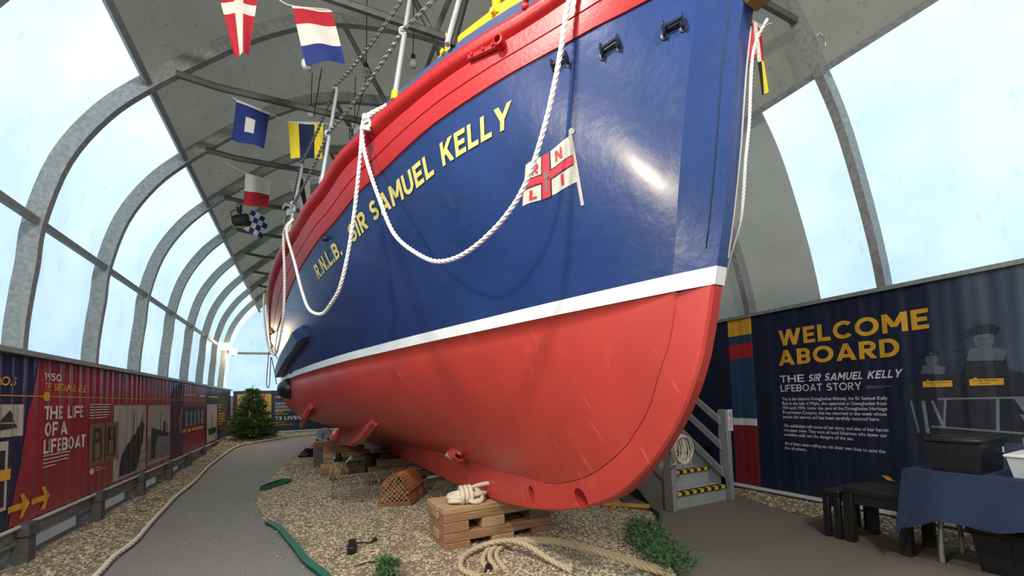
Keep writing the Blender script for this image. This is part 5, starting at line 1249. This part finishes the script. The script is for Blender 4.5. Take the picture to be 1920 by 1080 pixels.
def garland(name, label, pts, n, L, wd):
    t = thing(name, label, 'greenery', pts[0]); mb = MB(); P = smooth_path(pts, 6); mb.tube(P, .008, 5); mb.build('stem', M['bark'], t, smooth=True)
    mb = MB()
    for _ in range(n):
        p = P[rnd.randrange(len(P))]+Vector((rnd.uniform(-.16, .16), rnd.uniform(-.14, .14), rnd.uniform(.0, .10)))*(1 if L > .08 else .35); needles(mb, p, (rnd.uniform(-1, 1), rnd.uniform(-1, 1), rnd.uniform(.1, .7)), 24, L, wd, .8)
    o = mb.build('foliage', M['fake_green'], t, fix=False); o['kind'] = 'stuff'; return t
garland('green_garland', 'green leafy garland on the gravel bed border toward the stairs', [(3.42, 3.70, .04), (3.28, 3.48, .05), (3.12, 3.25, .05), (3.05, 3.0, .05), (2.92, 2.78, .04)], 620, .09, .036)
garland('green_sprig', 'small green fir sprig on the gravel between adapter and tan rope', [(.62, 3.78, .04), (.64, 3.84, .10), (.655, 3.90, .16)], 70, .07, .05)

# ------------------------------------------------------------------ far things by the stern
def buoy(x, y, r, m, label):
    t = thing('buoy', label, 'buoy', (x, y, zg(y)), 'buoys under the stern'); MB().sphere((x, y, zg(y)+r*.97), r, 12, (1, 1, 1.08)).build('float', M[m], t, smooth=True)
    MB().tube([(x, y, zg(y)+2*r), (x, y, zg(y)+2*r+.05)], .03, 8).build('eye', M['black_rubber'], t, smooth=AUTO); return t
buoy(.34, 14.2, .17, 'orange_buoy', 'orange buoy beside the dark rope coil under the stern')
buoy(.66, 14.4, .16, 'pink_buoy', 'small pale red buoy between the orange and the pink one')
buoy(1.04, 15.0, .28, 'pink_buoy', 'large bright pink buoy behind the far timber stack')
mb = MB(); mb.lathe([(.10, -.06), (.26, -.07), (.28, 0), (.26, .07), (.10, .06), (.09, 0)], (.62, 15.6, zg(15.6)+.28), 22, (-.5, -.85, .1)); tag(mb.build('sheave_wheel', M['steel'], smooth=AUTO), 'grey grooved wheel standing by the buoys', 'wheel')
mb = MB(); mb.lathe([(.26, 0), (.28, .1), (.26, .3), (.22, .42), (.1, .46)], (1.15, 16.0, zg(16)), 18); tag(mb.build('grey_drum', M['steel'], smooth=AUTO), 'rounded grey drum behind the pink buoy', 'drum')
mb = MB()
for k in range(9):
    c = Vector((.14+rnd.uniform(-.12, .12), 13.3+rnd.uniform(-.15, .15), zg(13.3)+.04+.025*k)); r = .22-.012*k
    mb.tube([c+Vector((r*math.cos(t), r*.8*math.sin(t), .02*math.sin(2*t+k))) for t in np.linspace(0, 6.28, 16, endpoint=False)], .028, 6, closed=True)
tag(mb.build('rope_coil', M['black_rubber'], smooth=True), 'dark coil of rope on the path edge beside the far stack', 'rope')
tag(MB().box((.95, 10.1, .655), (.34, .2, .06), .3, 0, None, .01).build('dark_wedge', M['black_wood'], smooth=AUTO), 'dark wedge on the top timber under the bilge keel', 'wedge')

# ------------------------------------------------------------------ trestle feet behind the bow
ts = thing('trestle', 'yellow wooden trestle standing on the gravel behind the bow', 'trestle', (3.9, 5.0, 0))
for a, b, d in (((3.55, 5.05, .05), (4.2, 4.36, .05), .07), ((3.7, 4.55, .05), (4.5, 5.3, .05), .07), ((4.0, 4.85, .0), (4.0, 4.85, .5), .08), ((3.75, 5.2, .46), (4.25, 4.5, .46), .07)):
    MB().tube([a, b], d*.62, 4).build('beam', M['wood_yellow'], ts)
mb = MB()
for k in range(5): mb.tube([(4.15+.07*k, 4.75+.05*k, .04), (4.22+.07*k, 5.6, .30+.02*k)], .018, 6)
tag(mb.build('pole_bundle', M['galv_dark'], smooth=AUTO), 'thin grey poles leaning beside the stairs behind the trestle', 'poles')

# ------------------------------------------------------------------ boarding stairs
st = thing('boarding_stairs', 'grey painted wooden stairs with rails beside the welcome banner', 'stairs', (5.05, 4.2, 0))
SX0, SX1, SY, RISE, RUN = 4.50, 5.57, 4.20, .222, .285
NS = 9
for sgn, x in ((0, 4.415), (1, 5.575)):
    MB().b2((x, 4.15, 0), (x+.088, 4.30, 1.325), 0, .006).build('newel_post', M['stair_grey'], st, smooth=AUTO)
for k in range(NS):
    z = RISE*(k+1); y = SY+RUN*k
    MB().b2((SX0, y+.02, z-RISE), (SX1, y+.04, z-.03)).build('riser', M['stair_tread'], st)
    t = MB().b2((SX0, y-.01, z-.03), (SX1, y+RUN+.04, z), 0, .004).build('tread', M['stair_tread'], st, smooth=AUTO)
    mb = MB(); mb.b2((SX0+.02, y-.014, z-.034), (SX1-.02, y+.09, z+.004), 0); 
    mb2 = MB()
    for q in range(7):
        x0 = SX0+.05+q*.148; mb2.prism([(x0, y-.017, z-.036), (x0+.07, y-.017, z-.036), (x0+.07, y-.017, z+.007), (x0, y-.017, z+.007)], (.0, .055, 0))
    mb.build('grip_strip', M['black_grip'], t); mb2.build('grip_mark', M['yellow_grip'], t)
top_y, top_z = SY+RUN*NS, RISE*NS
for x in (SX0-.045, SX1+.005):
    mb = MB(); P = [(x, 4.22, 0), (x, 4.22, .30), (x, top_y, top_z+.06), (x, top_y, top_z-.30), (x, 4.62, 0)]; mb.prism(P, (.04, 0, 0)); mb.build('stringer', M['stair_grey'], st)
sl = RISE/RUN
for x in (4.46, 5.60):
    for z0 in (.40, .79, 1.16):
        mb = MB(); a = Vector((x-.035, 4.24, z0)); b = Vector((x-.035, top_y, z0+(top_y-4.24)*sl)); P = [a-Vector((0, 0, .055)), b-Vector((0, 0, .055)), b+Vector((0, 0, .055)), a+Vector((0, 0, .055))]
        mb.prism(P, (-.035 if x > 5 else .035, 0, 0)); mb.build('handrail', M['stair_grey'], st)
    MB().b2((x-.04, top_y-.1, 0), (x+.04, top_y, top_z+1.3)).build('top_post', M['stair_grey'], st)
MB().b2((SX0, top_y, top_z-.05), (SX1, top_y+1.0, top_z)).build('landing', M['stair_tread'], st)
for x in (SX0, SX1-.08): MB().b2((x, top_y+.9, 0), (x+.08, top_y+.98, top_z-.05)).build('landing_leg', M['stair_grey'], st)
sg = MB().b2((5.605, 4.143, 1.01), (5.705, 4.148, 1.325)).build('notice', M['paper'], st); sg['label'] = 'white paper notice with a purple symbol'
mb = MB(); mb.v = []; ringo = [(5.655+.032*math.cos(t), 4.141, 1.255+.05*math.sin(t)) for t in np.linspace(0, 6.28, 18, endpoint=False)]
mb.tube(ringo, .004, 4, closed=True); mb.tube([(5.635, 4.141, 1.285), (5.677, 4.141, 1.225)], .0035, 4); mb.tube([(5.655, 4.141, 1.28), (5.655, 4.141, 1.245), (5.67, 4.141, 1.225)], .006, 4)
for q in range(5): mb.b2((5.622, 4.139, 1.17-q*.03), (5.69-.01*(q % 2), 4.1425, 1.178-q*.03))
mb.build('notice_print', M['purple_ink'], sg)
mb = MB(); cc = Vector((4.46, 4.13, .86))
for k in range(9):
    P = [cc+Vector(((.075+.012*k)*math.sin(t)*.9+.01*k, -.03-.008*k+.02*math.cos(t+k), .03+(.17+.008*(k % 4))*math.cos(t)-.05)) for t in np.linspace(0, 6.28, 20, endpoint=False)]
    mb.tube(P, .009, 6, closed=True)
mb.tube(smooth_path([cc+Vector((.0, -.05, -.15)), cc+Vector((-.05, -.06, -.2)), cc+Vector((-.1, -.06, -.21))], 6), .009, 6)
tag(mb.build('line_coil', M['rope_cream'], smooth=True), 'coil of thin cream line hung on the stair post beside the bow', 'rope')

# ------------------------------------------------------------------ benches, table, boxes
def bench(name, label, x0, x1, y0, y1, h, lw, leg_h=None):
    t = thing(name, label, 'bench', ((x0+x1)/2, (y0+y1)/2, 0)); MB().b2((x0, y0, h-.06), (x1, y1, h), 0, .006).build('seat', M['black_wood'], t, smooth=AUTO)
    for x in (x0, x1-lw):
        for y in (y0, y1-lw): MB().b2((x, y, 0), (x+lw, y+lw, h-.062), 0, .004).build('leg', M['black_wood'], t, smooth=AUTO)
    MB().b2((x0+.02, y0+lw, h-.16), (x0+.045, y1-lw, h-.062)).build('apron', M['black_wood'], t)
    return t
bench('side_table', 'small black side table between the blue table cloth and the lower black bench', 5.06, 5.60, 1.93, 2.47, .56, .085)
bench('low_bench', 'low narrow black bench standing against the small black side table', 5.06, 5.70, 2.50, 2.66, .50, .055)
TBX0, TBX1, TBY0, TBY1, TZ = 4.89, 5.70, .05, 1.87, .84
tb = thing('folding_table', 'folding table under the dark blue cloth beside the welcome banner', 'table', (5.5, 1.0, 0))
MB().b2((TBX0+.01, TBY0+.01, TZ-.05), (TBX1-.01, TBY1-.01, TZ-.008), 0, .005).build('tabletop', M['leg_grey'], tb, smooth=AUTO)
for y, x in ((1.74, 5.12), (1.74, 5.55), (.26, 5.12), (.26, 5.55)): MB().tube(smooth_path([(x+(.12 if x < 5.5 else -.12), y-.02, TZ-.05), (x+(.06 if x < 5.5 else -.06), y, .5), (x, y, .15), (x, y, .0)], 5), .02, 10).build('leg', M['leg_grey'], tb, smooth=True)
# cloth: top sheet and hanging sides, longer at the corner
mb = MB(); NU = 44; NV = 12
def hem(y): return .45-.03*math.sin(y*5)+.02*math.sin(y*13)
mb.b2((TBX0-.006, TBY0, TZ-.004), (TBX1, TBY1+.006, TZ+.006))
def side(a, b):
    y = TBY1+.008+(TBY0-TBY1)*a; dr = (TZ-hem(y))*b
    if a < .12: dr += .13*b*(1-a/.12)
    return (TBX0-.008-.035*b*(.5+.5*math.sin(y*16+1))*b-.02*b, y+.05*b*max(0, 1-a/.15), TZ+.004-dr)
mb.grid(side, NU, NV)
def end(a, b):
    x = TBX0-.008+(TBX1-TBX0)*a; dr = (TZ-.45)*b
    if a < .25: dr += .10*b*(1-a/.25)
    return (x-.05*b*max(0, 1-a/.3), TBY1+.008+.05*b+.03*b*math.sin(x*20), TZ+.004-dr)
mb.grid(end, 24, NV)
c0 = side(0, 1); mb.grid(lambda a, b: (TBX0-.012-.02*b-.05*a*b, TBY1+.012+.07*a*b-.12*(1-a)*b*.4, TZ+.004-(.40+.24*a)*b), 8, 8)
o = mb.build('table_cloth', M['cloth_navy'], smooth=math.radians(60)); tag(o, 'dark blue cloth hanging over the folding table', 'tablecloth')
def tote(name, label, c, d, rz, group=None, lid=True):
    t = thing(name, label, 'storage box', (c[0], c[1], c[2])); R = Matrix.Rotation(rz, 3, 'Z')
    def P(x, y, z): return Vector(c)+R @ Vector((x, y, z))
    x, y, h = d[0]/2, d[1]/2, d[2]; k = .86
    mb = MB(); vs = [P(sx*x*q, sy*y*q, z) for z, q in ((0, k), (h*.86, .97)) for sx, sy in ((-1, -1), (1, -1), (1, 1), (-1, 1))]
    mb.add(vs, [(0, 3, 2, 1), (4, 5, 6, 7)]+[(i, (i+1) % 4, 4+(i+1) % 4, 4+i) for i in range(4)])
    for sx in (-1, 1):
        for q in (-.5, 0, .5):
            mb.add([P(sx*x*.885+sx*.0, y*q*.9-.03, .02), P(sx*x*.885, y*q*.9+.03, .02), P(sx*x*.985, y*q*.9+.03, h*.8), P(sx*x*.985, y*q*.9-.03, h*.8)], [(0, 1, 2, 3)])
    mb.build('body', M['black_plastic'], t)
    if lid:
        mb = MB(); mb.box(P(0, 0, h*.91), (d[0]*1.05, d[1]*1.04, h*.13), rz, 0, None, .012); mb.box(P(0, 0, h*.985), (d[0]*.86, d[1]*.86, h*.04), rz, 0, None, .008); mb.build('lid', M['black_plastic'], t, smooth=AUTO)
    return t
tt = tote('storage_tote', 'black lidded plastic tote standing on the blue table cloth', (5.22, 1.56, TZ+.008), (.56, .35, .30), .0)
mb = MB(); mb.b2((5.40, 1.383, 1.00), (5.425, 1.388, 1.05)); mb.build('tote_label', M['paper'], tt)['label'] = 'small white sticker'
tote('storage_tote', 'black lidded plastic tote on the floor under the table', (5.42, 1.18, 0), (.55, .78, .38), 0)
ct = thing('clear_tub', 'clear plastic tub with white lid beside the tote on the blue table cloth', 'tub', (5.20, 1.10, TZ+.006))
mb = MB(); 
def ring4(q, z, w_=.0): return [(5.20+sx*.20*q, 1.10+sy*.17*q, TZ+.008+z) for sx, sy in ((-1, -1), (1, -1), (1, 1), (-1, 1))]
mb.add(ring4(.85, 0)+ring4(1, .16)+ring4(.97, .16)+ring4(.82, .01), [(0, 3, 2, 1)]+[(i, (i+1) % 4, 4+(i+1) % 4, 4+i) for i in range(4)]+[(4+i, 4+(i+1) % 4, 8+(i+1) % 4, 8+i) for i in range(4)]+[(8+i, 8+(i+1) % 4, 12+(i+1) % 4, 12+i) for i in range(4)]+[(12, 13, 14, 15)])
mb.build('body', M['clear_plastic'], ct); MB().box((5.20, 1.10, TZ+.18), (.43, .37, .025), 0, 0, None, .008).build('lid', M['white_paint'], ct, smooth=AUTO)['label'] = 'white lid'

# ------------------------------------------------------------------ bunting
def flag(label, TLp, TRp, BLp, BRp, pattern, mats, nu=12, nv=12, amp=.02, ph=0.0):
    TLp, TRp, BLp, BRp = map(Vector, (TLp, TRp, BLp, BRp))
    def fn(a, b):
        p = (TLp*(1-a)+TRp*a)*b+(BLp*(1-a)+BRp*a)*(1-b); p = p+Vector((0, amp*math.sin(a*7+ph+b*2)*(1-b*.7), 0)); return p
    mb = MB(); mb.grid(fn, nu, nv, pattern); o = mb.build('signal_flag', [M[m] for m in mats], smooth=True); tag(o, label, 'flag', 'signal flags of the bunting'); return o
cross = lambda u, v: 1 if (abs(u-.5) < .13 or abs(v-.70) < .085) else 0
flag('narrow red flag with a white cross', (-.74, 4.6, 5.60), (-.40, 4.6, 5.70), (-.60, 4.6, 4.97), (-.485, 4.62, 5.04), cross, ('f_red', 'f_white'), 24, 24, .03)
flag('red, white and blue striped flag', (-.105, 4.6, 5.67), (.27, 4.6, 5.775), (.02, 4.6, 5.10), (.405, 4.6, 5.25), lambda u, v: 2 if v < .35 else 1 if v < .69 else 3 if v > .965 else 0, ('f_red', 'f_white', 'f_blue', 'f_white'), 12, 30, .025, 1)
flag('blue flag with a white square', (-.80, 6.35, 5.645), (-.42, 6.35, 5.571), (-.845, 6.35, 5.086), (-.48, 6.35, 5.06), lambda u, v: 1 if (abs(u-.48) < .14 and abs(v-.48) < .17) or v > .97 else 0, ('f_blue', 'f_white'), 24, 24)
flag('yellow and blue flag with vertical stripes', (-.195, 6.35, 5.515), (.251, 6.35, 5.61), (-.162, 6.35, 5.0), (.235, 6.35, 5.09), lambda u, v: 2 if v > .965 else 1 if .28 < u < .77 else 0, ('f_yellow', 'f_navy', 'f_white'), 24, 24, .02, 2)
flag('flag half white above and half red below', (-.884, 8.1, 5.515), (-.51, 8.1, 5.478), (-.912, 8.1, 4.96), (-.55, 8.1, 4.98), lambda u, v: 1 if v > .45 else 0, ('f_red', 'f_white'), 12, 20)
flag('white flag with a black vertical bar, half hidden by the boat', (-.26, 8.1, 5.535), (.09, 8.1, 5.64), (-.05, 8.1, 4.98), (.12, 8.1, 5.05), lambda u, v: 1 if .40 < u < .68 else 0, ('f_white', 'f_black'), 20, 12, .03)
flag('blue and white chequered flag by the spotlight', (-.965, 9.9, 5.632), (-.64, 9.9, 5.472), (-1.103, 9.9, 5.20), (-.785, 9.9, 5.04), lambda u, v: 2 if v > .985 else (int(u*4)+int(v*4)) % 2, ('f_white', 'f_blue', 'f_white'), 24, 24, .01)
flag('small white flag corner showing above the rail', (.72, 7.2, 6.28), (1.0, 7.2, 6.20), (.80, 7.2, 5.75), (1.05, 7.2, 5.7), lambda u, v: 0, ('f_white',), 6, 6)
flag('pale flag tip far back above the red rail', (-.33, 11.65, 5.42), (-.15, 11.65, 5.46), (-.31, 11.65, 5.05), (-.1, 11.65, 5.1), lambda u, v: 0, ('f_white',), 6, 6)
flag('red, white, yellow and black flag hanging beside the stem', (4.20, 2.55, 5.43), (4.335, 2.55, 5.44), (4.30, 2.56, 4.69), (4.385, 2.55, 4.715), lambda u, v: (3 if v > .975 else 1 if u > .38 else 0) if v > .45 else (2 if u > .4 else 4), ('f_white', 'f_red', 'f_yellow', 'f_white', 'f_black'), 16, 24, .02)
def strg(pts, label): tag(MB().tube(smooth_path(pts, 6), .006, 5).build('bunting_line', M['rope_white'], smooth=True), label, 'string', 'bunting lines')
strg([(-1.15, 4.6, 5.72), (-.74, 4.6, 5.60), (-.40, 4.6, 5.69), (-.25, 4.6, 5.70), (-.105, 4.6, 5.675), (.27, 4.6, 5.78), (.6, 4.6, 5.82)], 'bunting line carrying the red, white and blue flag')
strg([(-.835, 6.35, 5.69), (-.80, 6.35, 5.648), (-.42, 6.35, 5.573), (-.195, 6.35, 5.518), (.25, 6.35, 5.615), (.9, 6.35, 5.65)], 'bunting line carrying the blue flag with white square')
strg([(-1.155, 8.1, 5.63), (-.884, 8.1, 5.518), (-.51, 8.1, 5.48), (-.26, 8.1, 5.53), (.1, 8.1, 5.645), (.7, 8.1, 5.7)], 'bunting line carrying the white and red flag')
strg([(-.965, 9.9, 5.635), (-.64, 9.9, 5.475), (-.33, 9.9, 5.40), (.1, 9.9, 5.5)], 'bunting line carrying the chequered flag')
strg([(-.78, 9.9, 5.04), (-.5, 10.8, 5.2), (-.33, 11.65, 5.42), (-.1, 11.65, 5.46)], 'bunting line running back to the pale flag tip')
strg([(4.20, 2.55, 5.44), (4.335, 2.55, 5.447), (4.53, 2.55, 5.55)], 'short bunting line tied to the tie beam beside the stem')
strg([(5.22, 2.47, 5.60), (5.30, 2.47, 5.66), (5.38, 2.47, 5.62), (5.40, 2.47, 5.53)], 'loose loop of string on the rib joint above the welcome banner')
strg([(-.78, 11.65, 5.35), (-.62, 11.65, 5.30), (-.55, 11.65, 5.32)], 'short white string end between the chequered flag and the red rail')

# ------------------------------------------------------------------ lamps
def bulb(x, y, z, ztop, label):
    t = thing('festoon_bulb', label, 'light bulb', (x, y, z), 'festoon bulbs on dark cords')
    MB().tube([(x, y, z+.12), (x+.02, y, ztop)], .007, 5).build('cord', M['cord'], t); MB().lathe([(.028, .05), (.03, .12), (.012, .14)], (x, y, z), 10).build('holder', M['black_plastic'], t, smooth=AUTO)
    MB().lathe([(.01, -.055), (.04, -.045), (.055, -.01), (.048, .03), (.028, .055)], (x, y, z), 14).build('globe', M['bulb'], t, smooth=True)
bulb(.03, 4.68, 5.15, 5.8, 'frosted bulb behind the lower corner of the red, white and blue flag')
bulb(.738, 5.5, 5.90, 7.1, 'frosted bulb crossing the guard chain before the tall stanchion')
bulb(1.358, 5.5, 6.24, 7.2, 'frosted bulb between the tall stanchion and the yellow plate')
bulb(.105, 7.2, 6.25, 6.95, 'frosted bulb above the yellow and blue flag')
bulb(.768, 7.2, 6.26, 7.1, 'frosted bulb close above the rope lashing')
bulb(1.55, 4.2, 6.25, 7.2, 'frosted bulb high up by the forward guard chain')
tag(MB().tube(smooth_path([(.17, 4.6, 5.1), (.12, 5.6, 5.25), (.14, 6.6, 5.9), (.12, 7.2, 6.4)], 6), .006, 5).build('bulb_cable', M['cord'], smooth=True), 'dark cable running on from the bulb below the striped flag', 'cable')
tag(MB().tube(smooth_path([(.74, 5.5, 5.84), (.62, 6.4, 5.5), (.70, 7.2, 6.35)], 6), .006, 5).build('bulb_cable', M['cord'], smooth=True), 'dark cable between the two bulbs by the guard chains', 'cable')
sp = thing('stage_spotlight', 'black spotlight clamped under a tie beam beside the chequered flag', 'spotlight', (-1.18, 9.9, 5.4))
mb = MB(); mb.lathe([(.02, -.16), (.10, -.15), (.125, -.05), (.125, .14), (.11, .15)], (-1.15, 9.9, 5.37), 18, (.9, -.3, .15)); mb.build('body', M['black_metal'], sp, smooth=AUTO)
mb = MB(); mb.tube([(-1.18, 9.9, 5.5), (-1.18, 9.9, 5.7)], .035, 8); mb.box((-1.18, 9.88, 5.60), (.10, .08, .16), .2); mb.tube([(-1.3, 9.88, 5.42), (-1.33, 9.88, 5.5), (-1.25, 9.9, 5.58)], .01, 6); mb.build('clamp', M['black_metal'], sp, smooth=AUTO)
MB().box((-1.19, 9.83, 5.64), (.05, .02, .05), .2).build('clamp_plate', M['steel'], sp)
MB().lathe([(.115, .0), (.118, .01), (.10, .012)], (-1.28, 9.94, 5.34), 18, (-.9, .3, -.15)).build('lens_rim', M['rope_cream'], sp, smooth=AUTO)
for k, (x, y, lb) in enumerate(((-2.45, 18.75, 'bright floodlight on the purlin next to the end wall'), (-2.50, 17.1, 'second bright floodlight on the purlin, one bay before the end wall'))):
    fl_ = thing('floodlight', lb, 'floodlight', (x, y, 3.62))
    MB().box((x, y, 3.62), (.16, .22, .18), .6, 0, None, .01).build('housing', M['black_metal'], fl_, smooth=AUTO)
    MB().box((x+.06, y-.14, 3.62), (.26, .02, .24), .35, 0, None, .008).build('lens', M['lamp_glow'], fl_, smooth=AUTO)
    MB().tube([(x-.03, y, 3.68), (x-.10, y, 3.72)], .02, 6).build('bracket', M['galv_dark'], fl_)
    light('far_flood_lamp', 'AREA', (x+.13, y-.16, 3.60), (.6, y-6, 1.5), 22 if k == 0 else 10, (1, .82, .55), .15)
light('far_glow_fill', 'POINT', (-2.30, 18.5, 3.5), (0, 0, 0), 70, (1, .80, .5), .08); light('far_glow_fill', 'POINT', (-2.35, 16.85, 3.5), (0, 0, 0), 40, (1, .80, .5), .08)  # extra point lights added beside the floodlights so nearby sheets and ribs glow
for o in bpy.data.objects:
    if '_o' in o: del o['_o']
